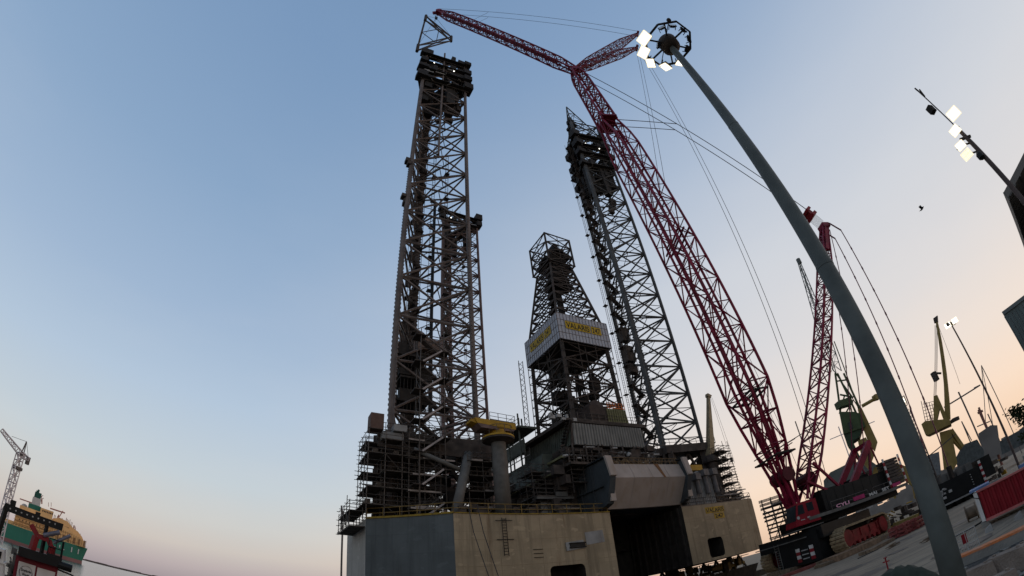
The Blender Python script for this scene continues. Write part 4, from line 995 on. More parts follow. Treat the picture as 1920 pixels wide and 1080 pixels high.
railing([cx(2.6, -4.25, 5.55), cx(9, -4.25, 5.55)], M['scaf'], 'railing', cr, 1.1, 1.6, .035); railing([cx(10, -4.25, 5.55), cx(16.4, -4.25, 5.55)], M['scaf'], 'railing', cr, 1.1, 1.6, .035)
XD = -HD
for k0, wd, body, m in ((3.2, 2.2, 'CYLI', M['pink']), (9.0, 1.4, 'MAI', M['white']), (11.4, 1.4, 'SET', M['white'])):
    text_mesh('lettering', body, .55, cx(k0, -4.36, 5.72), XD, UP, m, house, wd, .012)
rp = MB(); cbox(rp, 6.2, 8.2, -4.33, -4.3, 5.8, 6.3); cbox(rp, 13.6, 15.2, -4.33, -4.3, 5.75, 6.2); rp.each('red_panel', mat('magenta', (.34, .02, .10), .5), house)
cbx = lambda k, s, z: cx(k - 1.1, s, z)
def cbox2(mb, k0, k1, *a): cbox(mb, k0 - 1.1, k1 - 1.1, *a)
cb_ = MB(); cb_.hexa([cbx(-2.2, -4.3, 5.0), cbx(1.6, -4.3, 5.0), cbx(1.6, -2.0, 5.0), cbx(-2.2, -2.0, 5.0), cbx(-1.3, -4.3, 7.7), cbx(1.6, -4.3, 7.7), cbx(1.6, -2.0, 7.7), cbx(-1.3, -2.0, 7.7)])
cab = cb_.build('cab', mat('cab_red', (.20, .008, .016), .4, 0, .15, 1), cr)
cw_ = MB()
cw_.hexa([cbx(-1.5, -4.33, 6.3), cbx(-.5, -4.33, 6.3), cbx(-.5, -4.3, 6.3), cbx(-1.5, -4.3, 6.3), cbx(-1.2, -4.33, 7.4), cbx(-.5, -4.33, 7.4), cbx(-.5, -4.3, 7.4), cbx(-1.2, -4.3, 7.4)])
cbox2(cw_, .0, .95, -4.33, -4.3, 6.4, 7.4)
cw_.hexa([cbx(-2.0, -4.2, 5.7), cbx(-2.02, -2.1, 5.7), cbx(-1.98, -2.1, 5.7), cbx(-1.96, -4.2, 5.7), cbx(-1.42, -4.2, 7.5), cbx(-1.44, -2.1, 7.5), cbx(-1.40, -2.1, 7.5), cbx(-1.38, -4.2, 7.5)])
cw_.each('cab_window', mat('dark_glass', (.02, .022, .025), .15, 0, .1), cab)
lo = MB(); lo.tube(cbx(-1.6, -4.32, 5.95), cbx(-1.6, -4.37, 5.95), .2, n=14); cbox2(lo, -1.3, -.7, -4.33, -4.3, 5.55, 5.65); cbox2(lo, -.3, .1, -4.33, -4.3, 5.6, 5.8); lo.each('cab_badge', M['pale'], cab)
# counterweight stack with warning stripes
ct = MB()
for k in range(9): cbox(ct, 14.2, 16.8, -3.7, -1.9, 5.9 + k * .42, 5.9 + k * .42 + .34); cbox(ct, 14.2, 16.8, 1.9, 3.7, 5.9 + k * .42, 5.9 + k * .42 + .34)
cwt = ct.each('counterweight', M['dark2'], cr)
sp = MB(); sp2 = MB()
for k0, k1 in ((13.75, 14.1), (16.9, 17.25)):
    for i in range(8):
        z = 5.7 + i * .52; (sp if i % 2 else sp2).hexa([cx(k0, -3.78, z), cx(k1, -3.78, z), cx(k1, -3.7, z), cx(k0, -3.7, z), cx(k0, -3.78, z + .52), cx(k1, -3.78, z + .52), cx(k1, -3.7, z + .52), cx(k0, -3.7, z + .52)])
sp.each('warning_stripe', M['white'], cwt); sp2.each('warning_stripe', M['red2'], cwt)
# A-frame legs at the rear
af = MB()
for s in (-1.7, 1.7): af.bar(cx(9.2, s, 8.2), cx(14.6, s, 13.0), .55, .9); af.bar(cx(14.6, s, 13.0), cx(15.4, s, 6.4), .18); af.bar(cx(12.6, s, 8), cx(14.6, s, 13), .3)
af.bar(cx(14.6, -1.9, 13.0), cx(14.6, 1.9, 13.0), .6); af.bar(cx(1.8, -2, 10.2), cx(4.6, -2, 8.3), .3); af.bar(cx(3.6, -2, 12.4), cx(6.6, -2, 8.3), .3)
af.build('a_frame', M['red'], cr)
# undercarriage
TA, TS = V((.93, .37, 0)).normalized(), V((-.37, .93, 0)).normalized()
TC = V((34.8, 56.4, 0)); tx = lambda a, s, z: V((33.1, 50.6, 0)) + TA * a + TS * s + UP * z
uc = MB(); uc.box(tx(5.5, 5.9, 2.7), TA * 3.2, TS * 5.0, UP * 1.0); uc.lathe(tx(5.5, 5.9, 3.6), [(2.6, 0), (2.6, 1.05)], 20); uc.box(tx(5.5, 5.9, 1.8), TA * 2.2, TS * 4.6, UP * .9)
uc.box(tx(-.4, 4.6, 2.2), TA * 1.4, TS * 3.3, UP * 1.75); uc.box(tx(4.2, 5.9, 3.6), TA * 5.6, TS * 5.2, UP * .75); uc.box(tx(10.5, 5.9, 2.4), TA * 1.2, TS * 4, UP * 1.6); uc.build('undercarriage', M['black'], cr)
def track():
    """one crawler: side frame, wheels, shoes; runs along +x from 0 to 11, centre line y = 0"""
    L, H, Wd = 11.0, 2.5, 2.0; root = thing('crawler_track', None, None, (0, 0, 0)); r = H / 2
    sf = MB(); sf.prism([(.8, -.55, .55), (L - .8, -.55, .55), (L - .2, -.55, H * .5), (L - 1.0, -.55, H - .55), (1.0, -.55, H - .55), (.2, -.55, H * .5)], (0, 1.1, 0))
    for k in range(8): sf.tube((1.3 + k * 1.2, -.58, .45), (1.3 + k * 1.2, .58, .45), .3, n=12)
    for x in (r, L - r):
        sf.tube((x, -.8, r), (x, .8, r), r * .8, n=18)
    for x in (2.6, 4.4, 6.6, 8.4): sf.box((x, -.6, 1.45), (.12, 0, 0), (0, .07, 0), (0, 0, .45))
    f = sf.build('side_frame', mat('frame_red', (.17, .012, .014), .5, 0, .35, 1, (.07, .02, .015), .7), root)
    sh = MB(); per = 2 * (L - H) + math.pi * H; n_ = 62
    for k in range(n_):
        s = per * k / n_
        if s < L - H: c, t = V((r + s, 0, 0)), V((1, 0, 0))
        elif s < L - H + math.pi * r: a = (s - (L - H)) / r; c, t = V((L - r + r * math.sin(a), 0, r - r * math.cos(a))), V((math.cos(a), 0, math.sin(a)))
        elif s < 2 * (L - H) + math.pi * r: c, t = V((L - r - (s - (L - H) - math.pi * r), 0, H)), V((-1, 0, 0))
        else: a = (s - 2 * (L - H) - math.pi * r) / r; c, t = V((r - r * math.sin(a), 0, r + r * math.cos(a))), V((-math.cos(a), 0, -math.sin(a)))
        nn = V((0, 1, 0)).cross(t); sh.box(c + nn * .08, t * (per / n_ * .44), V((0, Wd / 2, 0)), nn * .1)
        sh.box(c + nn * .2, t * .05, V((0, Wd / 2, 0)), nn * .05)
    sh.build('track_shoes', M['tread'], root)
    return root
ang = math.atan2(TA.y, TA.x)
t1 = track(); t2 = copy_tree(t1)
for t, s in ((t1, 0), (t2, 11.6)):
    p = tx(0, s, .55); t.parent = cr; t.location = p - V((36, 58, 0)); t.rotation_euler = (0, 0, ang)
ld = MB()
for s in (0, .7): ld.bar(tx(-1.9, 7.4 + s, .3), tx(-1.9, 7.4 + s, 3.7), .08)
for k in range(11): ld.bar(tx(-1.9, 7.4, .5 + k * .3), tx(-1.9, 8.1, .5 + k * .3), .06)
ld.build('ladder', M['grey'], cr)
fp = MB(); cbox(fp, -3.4, .8, -4.2, 2, 4.5, 4.62); fp.bar(tx(-2.2, 2.6, 3.55), tx(-2.2, 11, 3.55), .25, .12); fp.build('front_platform', M['grey'], cr)
for sx_, in ((3.0,), (5.3,)):
    pass
s1, s2, gr = MB(), MB(), MB()
for s0 in (2.5, 4.6):
    for i in range(4):
        (s1 if i % 2 else s2).box(tx(-1.86, s0, 1.0 + i * .42), TA * .04, TS * .3, UP * .21)
for i in range(3): gr.box(tx(-1.86, 3.55, 1.1 + i * .5), TA * .04, TS * .5, UP * .06)
s1.each('warning_stripe', M['white'], cr); s2.each('warning_stripe', M['red2'], cr); gr.each('step', M['pale'], cr)
pg = MB()
for k in range(4): pg.box(cx(6.5 + k * 2.0, -4.2, 4.4), HD * (.4 + .15 * (k % 2)), SV * .1, UP * .09)
pg.each('pale_locker', M['lgrey'], cr)
# triangular lifting frame hanging from the jib tip
tfm = thing('lifting_frame', 'dark triangular lattice frame hanging from the jib tip over the tallest rig leg', 'lifting frame', hd(47.4, 150))
A, B, Cc = at(798, 34, 53), at(783, 90, 56), at(846, 73, 64)
mb = MB()
ztop = [p + UP * 4.5 for p in (A, B, Cc)]
for i, p in enumerate((A, B, Cc)):
    mb.tube(p - UP * 2.4, p + UP * 2.4, .5, n=8); q = (A, B, Cc)[(i + 1) % 3]
    for dz in (-1.9, 1.9): mb.tube(p + UP * dz, q + UP * dz, .26, n=5)
    mb.tube(p - UP * 1.9, q + UP * 1.9, .2, n=5); mb.tube(p + UP * 1.9, q - UP * 1.9, .2, n=5)
ms_ = [(A + B) / 2, (B + Cc) / 2, (Cc + A) / 2]
for i in range(3): mb.tube(ms_[i], ms_[(i + 1) % 3], .13, n=5)
mb.build('frame', M['dark2'], tfm)
sl = MB(); hk = hd(47.4, 157)
for p in (A, B, Cc): sl.tube(p + UP * 2, hk, .05, n=4)
sl.box(hk, US * .4, UN * .3, UP * .8); sl.build('sling', M['rope'], tfm)

# suspended ballast carriage behind the pole
bc = thing('ballast_carriage', 'black ballast carriage with striped edge under the crane mast pendants', 'counterweight', BALL)
Xb, Yb = V((.93, -.37, 0)).normalized(), V((.37, .93, 0)).normalized(); bx_ = lambda a, s, z: BALL + Xb * a + Yb * s + UP * z
def bbox(mb, a0, a1, s0, s1, z0, z1): mb.box(bx_((a0 + a1) / 2, (s0 + s1) / 2, (z0 + z1) / 2), Xb * ((a1 - a0) / 2), Yb * ((s1 - s0) / 2), UP * ((z1 - z0) / 2))
b = MB(); bbox(b, -4.4, 3.9, -1.6, 4, .9, 3.6); bbox(b, 4.4, 6.2, -1.4, 4, 1.6, 4.4); b.build('ballast_tray', M['black'], bc)
b = MB(); bbox(b, -4.6, 6.2, -1.8, 4.2, .62, .82); b.build('tray_edge', M['lgrey'], bc)
b = MB(); rnd = random.Random(91)
for k in range(20): a = -4 + rnd.random() * 7; bbox(b, a, a + .4 + rnd.random() * .7, -1 + rnd.random() * 3, 2.5, 3.6, 3.9 + rnd.random() * .8)
b.each('ballast_block', M['grey'], bc)
b = MB()
for k in range(12): b.box(bx_(-3.2 + rnd.random() * 1.8, -1.64, 1.5 + rnd.random() * 1.3), Xb * (.12 + rnd.random() * .15), Yb * .05, UP * (.08 + rnd.random() * .12))
for k in range(5): b.box(bx_(2.2, -1.63, 1.6 + k * .35), Xb * .06, Yb * .04, UP * .06)
b.each('valve_cluster', M['pale'], bc)
b1, b2 = MB(), MB()
for i in range(8): (b1 if i % 2 else b2).box(bx_(4.1, -1.66, 1.2 + i * .4), Xb * .2, Yb * .05, UP * .2)
b1.each('warning_stripe', M['white'], bc); b2.each('warning_stripe', M['red2'], bc)
b = MB()
for k in range(6): x = -3.4 + k * 1.5; b.tube(bx_(x, -.9, .55), bx_(x, 3.4, .55), .55, n=14)
b.each('wheel', M['black'], bc)
b = MB()
for s in (-1.6, 1.6): c = V((BALL.x, BALL.y, 4.4)) + V((-.9, .5, 0)) + SV * s; b.bar(c - UP * .8, c + UP * .9, .6, .5)
b.each('pendant_anchor', M['dark'], bc)

# ------------------------------------------------------------------ lamp masts
LP = V((8.31, 8.63, 0)); zt = 23.0
hm = thing('high_mast_light', 'tall grey tapered pole with a ring of floodlights, five of them lit', 'floodlight mast', LP)
pb = MB(); pb.lathe(LP, [(.285, 0), (.275, 3.2), (.262, 6.4), (.252, 9.6), (.246, 9.7), (.232, 12), (.20, 16.0), (.195, 16.1), (.155, 21), (.14, zt)], 24)
pb.build('pole', M['pole'], hm, True)
bj = MB()
for z, r in ((9.6, .262), (16.05, .206)): bj.lathe(LP + UP * z, [(r, -.05), (r, .05)], 24)
bj.lathe(LP, [(.5, 0), (.5, .05)], 16); bj.each('pole_collar', M['pole'], hm)
hub = MB(); hub.lathe(LP + UP * zt, [(.2, -.5), (.43, -.38), (.46, .2), (.28, .5), (.1, .62)], 20); hub.build('hub', M['dark2'], hm, True)
RR = 1.16; rg = MB()
ang8 = [k * math.pi / 4 + .2 for k in range(8)]
rp = lambda a, r=RR, z=0: LP + V((r * math.cos(a), r * math.sin(a), zt + z))
for k in range(8): rg.bar(rp(ang8[k]), rp(ang8[(k + 1) % 8]), .075, .09)
for k in range(6): a = .2 + k * math.pi / 3; rg.bar(rp(a, .35), rp(a, RR * .97), .06, .08)
rg.build('ring', M['dark'], hm)
# lamps: lit ones hang on the photographer's left half of the ring
tocam = math.atan2(-LP.y, -LP.x)
def flood(parent, c, nrm, size, m, up=UP):
    nrm = V(nrm).normalized(); x = nrm.cross(up).normalized(); y = x.cross(nrm); S = size * .5; b = MB()
    q4 = lambda sx, sy, dz: [c + nrm * dz + x * a * S * sx + y * d * S * sy for a, d in ((-1, -1), (1, -1), (1, 1), (-1, 1))]
    b.hexa(q4(.62, .55, -.20 * size / .5) + q4(1.0, .82, -.05)); f4 = q4(1.0, .82, -.05); g4 = q4(1.04, .86, .015)
    for i in range(4): b.bar(f4[i], f4[(i + 1) % 4], .035, .05, nrm)
    for k in (-.5, -.17, .17, .5): b.bar(c + nrm * -.2 * size / .5 + x * S * k * 1.1 - y * S * .4, c + nrm * -.2 * size / .5 + x * S * k * 1.1 + y * S * .4, .015, .07, nrm)
    for s in (-1, 1): b.bar(c + x * s * S * 1.06, c + x * s * S * 1.06 - nrm * .26, .025, .04)
    f = b.build('floodlight', M['dark'], parent)
    if m:      # emissive bars added on the bezel to soften the lamp's bright edge
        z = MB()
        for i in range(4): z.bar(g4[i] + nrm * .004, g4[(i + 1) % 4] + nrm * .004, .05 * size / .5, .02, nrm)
        z.build('bezel_glow', M['rim'], f)
    r = MB(); r.box(c - nrm * .03, x * S * .94, y * S * .77, nrm * .012); r.build('reflector', M['refl'], f)
    if m:      # rows of glowing elements behind the glass
        g = MB()
        for i in range(3):
            for j in range(2): g.box(c + x * S * (i - 1) * .62 + y * S * (j - .5) * .74, x * S * .29, y * S * .33, nrm * .012)
        g.build('lamp_glass', m, f)
    return f
lit = [(1208, 72, .56), (1207, 98, .50), (1220, 118, .44), (1248, 125, .46), (1275, 118, .36)]
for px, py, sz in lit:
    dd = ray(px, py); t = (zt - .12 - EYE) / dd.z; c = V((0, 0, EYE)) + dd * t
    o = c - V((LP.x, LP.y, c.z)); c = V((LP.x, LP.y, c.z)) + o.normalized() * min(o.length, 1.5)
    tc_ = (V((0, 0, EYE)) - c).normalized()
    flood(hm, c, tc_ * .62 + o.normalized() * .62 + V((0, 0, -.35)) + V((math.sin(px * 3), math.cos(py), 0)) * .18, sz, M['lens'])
for px, py in ((1240, 50), (1261, 46), (1283, 54), (1294, 72), (1290, 92), (1231, 84)):
    dd = ray(px, py); t = (zt - .1 - EYE) / dd.z; c = V((0, 0, EYE)) + dd * t; o = (c - V((LP.x, LP.y, c.z)))
    flood(hm, c, o.normalized() + V((0, 0, .15)), .3, None)
dd = ray(1254, 38); c = V((0, 0, EYE)) + dd * ((zt + .1 - EYE) / dd.z); s = MB(); s.lathe(c, [(.02, -.12), (.1, -.06), (.1, .06), (.02, .12)], 10); s.bar(c, rp(ang8[2]), .03); s.build('light_sensor', M['dark'], hm)

LQ = pol(68.25, 17.5, 0)
fp = thing('floodlight_pole', 'dark slanting-looking pole with four floodlights, a camera and a bent antenna', 'floodlight pole', LQ)
b = MB(); b.lathe(LQ, [(.14, 0), (.11, 6), (.085, 12.4), (.07, 13.4), (.03, 13.5)], 14); b.build('pole', mat('brown_pole', (.07, .05, .045), .6), fp, True)
za = 15.0; b = MB(); b.tube(LQ + UP * 13.3, LQ + UP * 15.9, .025, n=6); b.path([LQ + UP * 15.9, at(1734, 181, 17.5), at(1724, 168, 17.5)], .035, 6); b.box(at(1746, 206, 17.5), (.12, 0, 0), (0, .12, 0), (0, 0, .16)); b.build('antenna', M['dark'], fp)
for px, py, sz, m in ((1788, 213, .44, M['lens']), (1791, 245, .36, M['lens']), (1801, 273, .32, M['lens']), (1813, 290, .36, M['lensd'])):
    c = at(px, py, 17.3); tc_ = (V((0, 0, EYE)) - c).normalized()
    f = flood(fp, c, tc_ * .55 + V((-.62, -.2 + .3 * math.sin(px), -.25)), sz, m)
b = MB()
for px, py in ((1791, 245), (1801, 273), (1813, 290)): c = at(px, py, 17.4); b.bar(c, V((LQ.x, LQ.y, c.z - .2)), .05)
b.bar(at(1800, 262, 17.5) , at(1820, 255, 17.5), .09); b.each('lamp_bracket', M['dark'], fp)
b = MB(); c = at(1837, 291, 17.35); b.lathe(c, [(.05, -.2), (.13, -.12), (.13, .05), (.06, .14)], 12); b.bar(c + UP * .1, V((LQ.x, LQ.y, c.z + .25)), .06); b.build('security_camera', M['black'], fp)

LS = pol(53.75, 95, 0); sl = thing('yard_lamp_post', 'thin distant yard lamp post with two lit floodlights at its head', 'lamp post', LS); hz = EYE + 95 * math.tan(R_(14.5))
b = MB(); b.lathe(LS, [(.24, 0), (.13, hz)], 10); b.build('pole', mat('brown_pole', (.07, .05, .045)), sl)
b = MB(); b.box(LS + UP * hz, (1.2, 0, 0), (0, .2, 0), (0, 0, .3)); b.each('lamp_bracket', M['dark'], sl)
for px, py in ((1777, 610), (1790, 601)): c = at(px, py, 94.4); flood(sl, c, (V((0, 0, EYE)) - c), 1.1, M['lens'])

# ------------------------------------------------------------------ harbour cranes and light tower in the yard behind
D = 150
gcr = thing('harbour_crane', 'green slewing harbour crane with a boxy cab on an arched yellow portal', 'crane', pol(39.5, D, 0))
P = lambda px, py, d=D: at(px, py, d)
def slab(mb, pix, d, th): # outline measured on the photograph, given its real distance and thickness
    ctr = sum((at(x, y, d) for x, y in pix), V((0, 0, 0))) / len(pix); out = V((ctr.x, ctr.y, 0)).normalized(); nl = []
    for x, y in pix:
        r = ray(x, y); t = (ctr.dot(out)) / r.dot(out); nl.append(V((0, 0, EYE)) + r * t)
    mb.prism([p - out * (th / 2) for p in nl], out * th)
b = MB(); slab(b, [(1575, 776), (1606, 776), (1617, 806), (1583, 817)], D, 7); slab(b, [(1606, 776), (1615, 779), (1624, 802), (1617, 806)], D, 6); mach = b.build('machine_house', M['cgreen'], gcr)
b = MB(); slab(b, [(1583, 817), (1617, 806), (1612, 822), (1600, 830), (1615, 862), (1606, 860), (1590, 838)], D, 6); b.build('counterweight_arm', mat('dark_green', (.035, .055, .03), .6), gcr)
b = MB(); slab(b, [(1590, 793), (1596, 790), (1600, 803), (1593, 806)], D - 3.7, .3); b.build('cab_window', mat('dark_glass', (.02, .022, .025)), mach)
b = MB(); slab(b, [(1609, 828), (1624, 822), (1640, 850), (1628, 880), (1618, 868)], D, 5); slab(b, [(1609, 770), (1616, 766), (1645, 828), (1640, 846), (1630, 834), (1619, 806)], D, 4)
b.build('slewing_column', M['cyel'], gcr)
b = MB()
def pbar(mb, x0, y0, x1, y1, d, r, d2=None): mb.tube(at(x0, y0, d), at(x1, y1, d2 or d), r, n=5)
for x0, y0, x1, y1, r in ((1566, 700, 1576, 776, .35), (1570, 700, 1606, 776, .35), (1582, 700, 1614, 770, .35), (1575, 740, 1600, 745, .3), (1573, 755, 1598, 742, .25), (1580, 720, 1596, 742, .3), (1568, 715, 1590, 712, .25), (1574, 776, 1584, 740, .25), (1585, 776, 1600, 750, .25), (1598, 776, 1590, 740, .2), (1564, 640, 1610, 768, .18), (1560, 690, 1612, 768, .15)): pbar(b, x0, y0, x1, y1, D, r)
b.box(at(1582, 757, D), (2.4, 0, 0), (0, 1.5, 0), (0, 0, 1.0)); b.build('top_lattice', M['cgreen'], gcr)
b = MB(); lattice(b, at(1566, 700, D), at(1496, 486, D + 4), V((0, 1, 0)), [(0, 3, 3), (.3, 2.6, 2.6), (1, .6, .6)], .16, .09, 3.2, diaph=False); b.tube(at(1496, 486, D + 4), at(1500, 494, D + 4), .8, n=8); b.build('jib', mat('grey_jib', (.12, .13, .12)), gcr)
b = MB(); pbar(b, 1616, 762, 1644, 746, D, .55); b.box(at(1643, 745, D), (.9, 0, 0), (0, .9, 0), (0, 0, .8)); b.build('counter_jib', M['cyel'], gcr)
pm = MB(); out_ = [(1632, 905), (1640, 878), (1664, 868), (1690, 872), (1716, 884), (1726, 905), (1730, 935), (1714, 935), (1710, 912), (1696, 900), (1682, 903), (1680, 935), (1645, 935)]
slab(pm, out_, D + 6, 6); pm.build('portal', M['cyel'], gcr)

D2 = 135
yc = thing('harbour_crane', 'yellow harbour crane with a long upright jib and a square platform', 'crane', pol(46.5, D2, 0))
b = MB(); slab(b, [(1755, 606), (1759, 606), (1766, 640), (1775, 700), (1781, 760), (1782, 786), (1772, 788), (1770, 720), (1763, 660)], D2, 2.0); jb_ = b.build('jib', M['cyel'], yc)
b = MB(); slab(b, [(1750, 598), (1758, 592), (1759, 604), (1752, 606)], D2, 1); b.build('jib_head', M['dark2'], jb_)
b = MB(); slab(b, [(1729, 798), (1736, 792), (1780, 788), (1784, 797), (1742, 817), (1736, 816)], D2, 7); b.build('machine_platform', M['cyel'], yc)
b = MB(); slab(b, [(1751, 744), (1758, 742), (1778, 788), (1770, 790), (1762, 768), (1757, 790), (1751, 790)], D2, 3); b.build('a_frame', M['cyel'], yc)
b = MB(); slab(b, [(1762, 812), (1783, 806), (1795, 868), (1787, 882), (1770, 880)], D2, 4); pbar(b, 1783, 806, 1805, 838, D2, .7); pbar(b, 1778, 815, 1802, 842, D2, .5); b.build('portal', M['cyel'], yc)
b = MB(); pbar(b, 1782, 792, 1792, 786, D2, .5); b.tube(at(1791, 783, D2), at(1793, 789, D2), 1.0, n=8); pbar(b, 1752, 700, 1765, 700, D2, .3); b.box(at(1753, 706, D2), (.6, 0, 0), (0, .6, 0), (0, 0, 1.2)); b.each('fly_weight', M['dark2'], yc)
b = MB()
for x in (1753, 1755, 1757): pbar(b, x, 610, x - 2, 742, D2, .07)
pbar(b, 1757, 605, 1800, 720, D2, .05); b.each('hoist_rope', M['rope'], yc)
b = MB(); rnd = random.Random(5)
for i in range(5):
    x = 1735 + i * 5
    pbar(b, x, 790, x - 8, 752 + i, D2, .09)
for k in range(6): pbar(b, 1735 - k, 788 - k * 6, 1757 - k, 782 - k * 6, D2, .07)
b.build('stair_cage', M['dark2'], yc)

LT = thing('light_tower', 'steel ladder light tower with a caged lamp at its head beside the pole', 'light tower', at(1740, 905, 85) * 1)
b = MB(); p0, p1 = at(1744, 890, 85), at(1699, 772, 85); p0 = V((p1.x, p1.y, 0)); x_ = V((.75, -.66, 0)); y_ = V((.66, .75, 0))
for s in (-1, 1):
    for t in (-1, 1): b.tube(p0 + x_ * s * .7 + y_ * t * .5, p1 + x_ * s * .7 + y_ * t * .5, .09, n=5)
k = 0
while k < p1.z: b.tube(p0 + x_ * -.7 + y_ * -.5 + UP * k, p0 + x_ * .7 + y_ * -.5 + UP * k, .06, n=4); b.tube(p0 + x_ * -.7 + y_ * .5 + UP * k, p0 + x_ * .7 + y_ * .5 + UP * (k + .7), .05, n=4); k += .7
b.bar(p0 + UP * (p1.z * .5), p0 + UP * (p1.z * .5 + 1.4) + x_ * 6, .16); b.build('ladder_frame', M['scaf'], LT)
b = MB(); c = p1 + UP * 1.8
for a in (-.7, .7):
    for e in (-.5, .5): b.tube(c + x_ * a + y_ * e - UP * .8, c + x_ * a + y_ * e + UP * .8, .06, n=4)
    b.tube(c + x_ * a - UP * .8 + y_ * .5, c - x_ * a - UP * .8 + y_ * .5, .06, n=4); b.tube(c + x_ * a + UP * .8 + y_ * .5, c - x_ * a + UP * .8 + y_ * .5, .06, n=4)
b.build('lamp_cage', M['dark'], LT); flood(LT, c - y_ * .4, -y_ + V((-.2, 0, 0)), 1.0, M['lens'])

# far tower cranes and skyline
def far_crane(label, foot, D, tops, jibs, r=.35, m=None, lat=False, sheer=None):
    p0 = at(*foot, D); root = thing('tower_crane', label, 'tower crane', V((p0.x, p0.y, 0)))
    b = MB(); t = at(*tops, D)
    if lat: lattice(b, V((t.x, t.y, 0)), t, V((1, 0, 0)), [(0, lat, lat), (1, lat, lat)], r, r * .7, lat * 1.2, diaph=False)
    else: b.tube(V((t.x, t.y, 0)), t, r, n=6)
    b.build('mast', m or M['farst'], root); b = MB()
    for a, c in jibs:
        if lat: lattice(b, at(*a, D), at(*c, D), UP, [(0, lat * .8, lat * .8), (1, lat * .5, lat * .5)], r * .8, r * .55, lat, diaph=False)
        else: b.tube(at(*a, D), at(*c, D), r * .8, n=5)
    b.build('jib', m or M['farst'], root)
    return root
wm = mat('far_white_steel', (.62, .54, .52), .7, 0, .1, .2)
tcl = far_crane('white lattice tower crane standing beyond the green tanker', (12, 960), 190, (39, 850), [((40, 852), (3, 806)), ((40, 852), (54, 862))], .22, wm, 2.2)
b = MB(); D = 190
for a, c, r in (((40, 850), (50, 828), .25), ((45, 850), (50, 828), .2), ((50, 828), (22, 818), .07), ((50, 828), (53, 858), .08)): b.tube(at(*a, D), at(*c, D), r, n=5)
b.box(at(52, 864, D), (.55, 0, 0), (0, .6, 0), (0, 0, 1.3)); b.box(at(42, 853, D), (.8, 0, 0), (0, .8, 0), (0, 0, .8)); b.box(at(33, 878, D), (1.3, 0, 0), (0, 1.3, 0), (0, 0, .5)); b.build('cat_head', M['farst'], tcl)
far_crane('thin grey luffing crane seen past the seaward flank of the hull', (640, 1075), 150, (642, 1000), [((642, 1000), (640, 948)), ((640, 948), (648, 985))], .3, M['farst'])
far_crane('small far tower crane between the boom and the mast of the red crane', (1497, 850), 330, (1491, 790), [((1491, 822), (1440, 852)), ((1440, 852), (1540, 790))], .4, M['farst'])
far_crane('thin dark tower crane with long level jib behind the yellow harbour crane', (1800, 830), 260, (1797, 735), [((1770, 764), (1838, 722)), ((1826, 728), (1838, 722))], .45, M['farst'])
far_crane('slender far mast with rope stays just past the thin lamp post', (1850, 800), 240, (1840, 685), [((1840, 685), (1848, 795)), ((1840, 685), (1862, 800))], .22, M['farst'])
far_crane('small red lattice crane on top of the far concrete building', (1848, 800), 210, (1835, 768), [((1850, 803), (1835, 764)), ((1833, 775), (1843, 770))], .6, mat('far_red', (.2, .09, .07), .7))
far_crane('far pale tower crane whose jib reaches over the ribbed shed', (1585, 850), 360, (1572, 800), [((1578, 815), (1640, 790)), ((1578, 815), (1556, 824))], .4, wm)
far_crane('thin far crane mast seen through the pendants of the red crane', (1700, 850), 330, (1672, 742), [((1672, 742), (1696, 846))], .35, M['farst'])
far_crane('small far lattice crane behind the concrete block building', (1866, 800), 300, (1852, 776), [((1856, 790), (1832, 800))], .4, M['farst'])
far_crane('short far twin-legged mast behind the dark rounded tank building', (1815, 830), 280, (1803, 790), [((1803, 790), (1822, 826))], .35, M['farst'])
def far_block(label, pix, D, th, m, name='building'):
    b = MB(); slab(b, pix, D, th); c = at(*pix[0], D); return tag(b.build(name, m), label, 'building')
far_block('grey ribbed shed roof behind the crane machinery house', [(1548, 905), (1560, 890), (1592, 874), (1630, 868), (1644, 878), (1648, 925), (1552, 950)], 190, 20, mat('ribbed_grey', (.10, .105, .095), .7, 0, .3, .1))
far_block('far concrete block building beside the thin lamp post', [(1836, 815), (1858, 800), (1870, 800), (1876, 850), (1850, 866)], 215, 20, M['bldg2'])
far_block('dark rounded tank building behind the ballast carriage', [(1792, 862), (1806, 836), (1832, 826), (1844, 846), (1846, 868), (1800, 885)], 170, 14, mat('tank_dark', (.075, .08, .078), .7))
far_block('low grey warehouse behind the ballast carriage and light tower', [(1700, 880), (1724, 862), (1760, 850), (1764, 890), (1720, 910)], 200, 18, mat('ware', (.14, .14, .14)))
far_block('long low dark roof below the small leafy tree', [(1876, 828), (1925, 800), (1925, 830), (1880, 852)], 130, 14, mat('tank_dark', (.075, .08, .078)))
# far-off quay clutter: one heap of machinery each
rnd = random.Random(17)
for lab, (px, py), D, n_, sp in (('dark heap of winches and steelwork behind the ballast carriage', (1835, 868), 95, 40, 4.5), ('brown scrap steel and yellow frames behind the red track', (1690, 952), 78, 40, 4.5)):
    b = MB(); c = at(px, py, D); c.z = 0
    for k in range(n_):
        p = c + V(((rnd.random() - .5) * 2 * sp, (rnd.random() - .5) * 5, rnd.random() ** 2 * 2.8 + .3)); b.cur = 1 if rnd.random() < .2 else 0
        if rnd.random() < .6: b.box(p, (.2 + rnd.random() * .8, .1, 0), (0, .3 + rnd.random() * .4, 0), (0, 0, .15 + rnd.random() * .4))
        else: b.tube(p, p + V((rnd.random() * 3 - 1.5, 0, rnd.random() - .5)), .1, n=5)
    tag(b.build('scrap_heap', [M['dark2'], M['yellow']]), lab, 'scrap heap')
hl = MB()
rnd = random.Random(23)
for k in range(60):
    a = 30 + k * .7; h = 8 + rnd.random() * 9; p, q = pol(a, 420, 0), pol(a + .75, 420, 0)
    hl.hexa([p, q, q * 1.04, p * 1.04] + [x + UP * h for x in (p, q, q * 1.04, p * 1.04)])
tag(hl.build('far_port', M['bldg2']), kind='stuff')

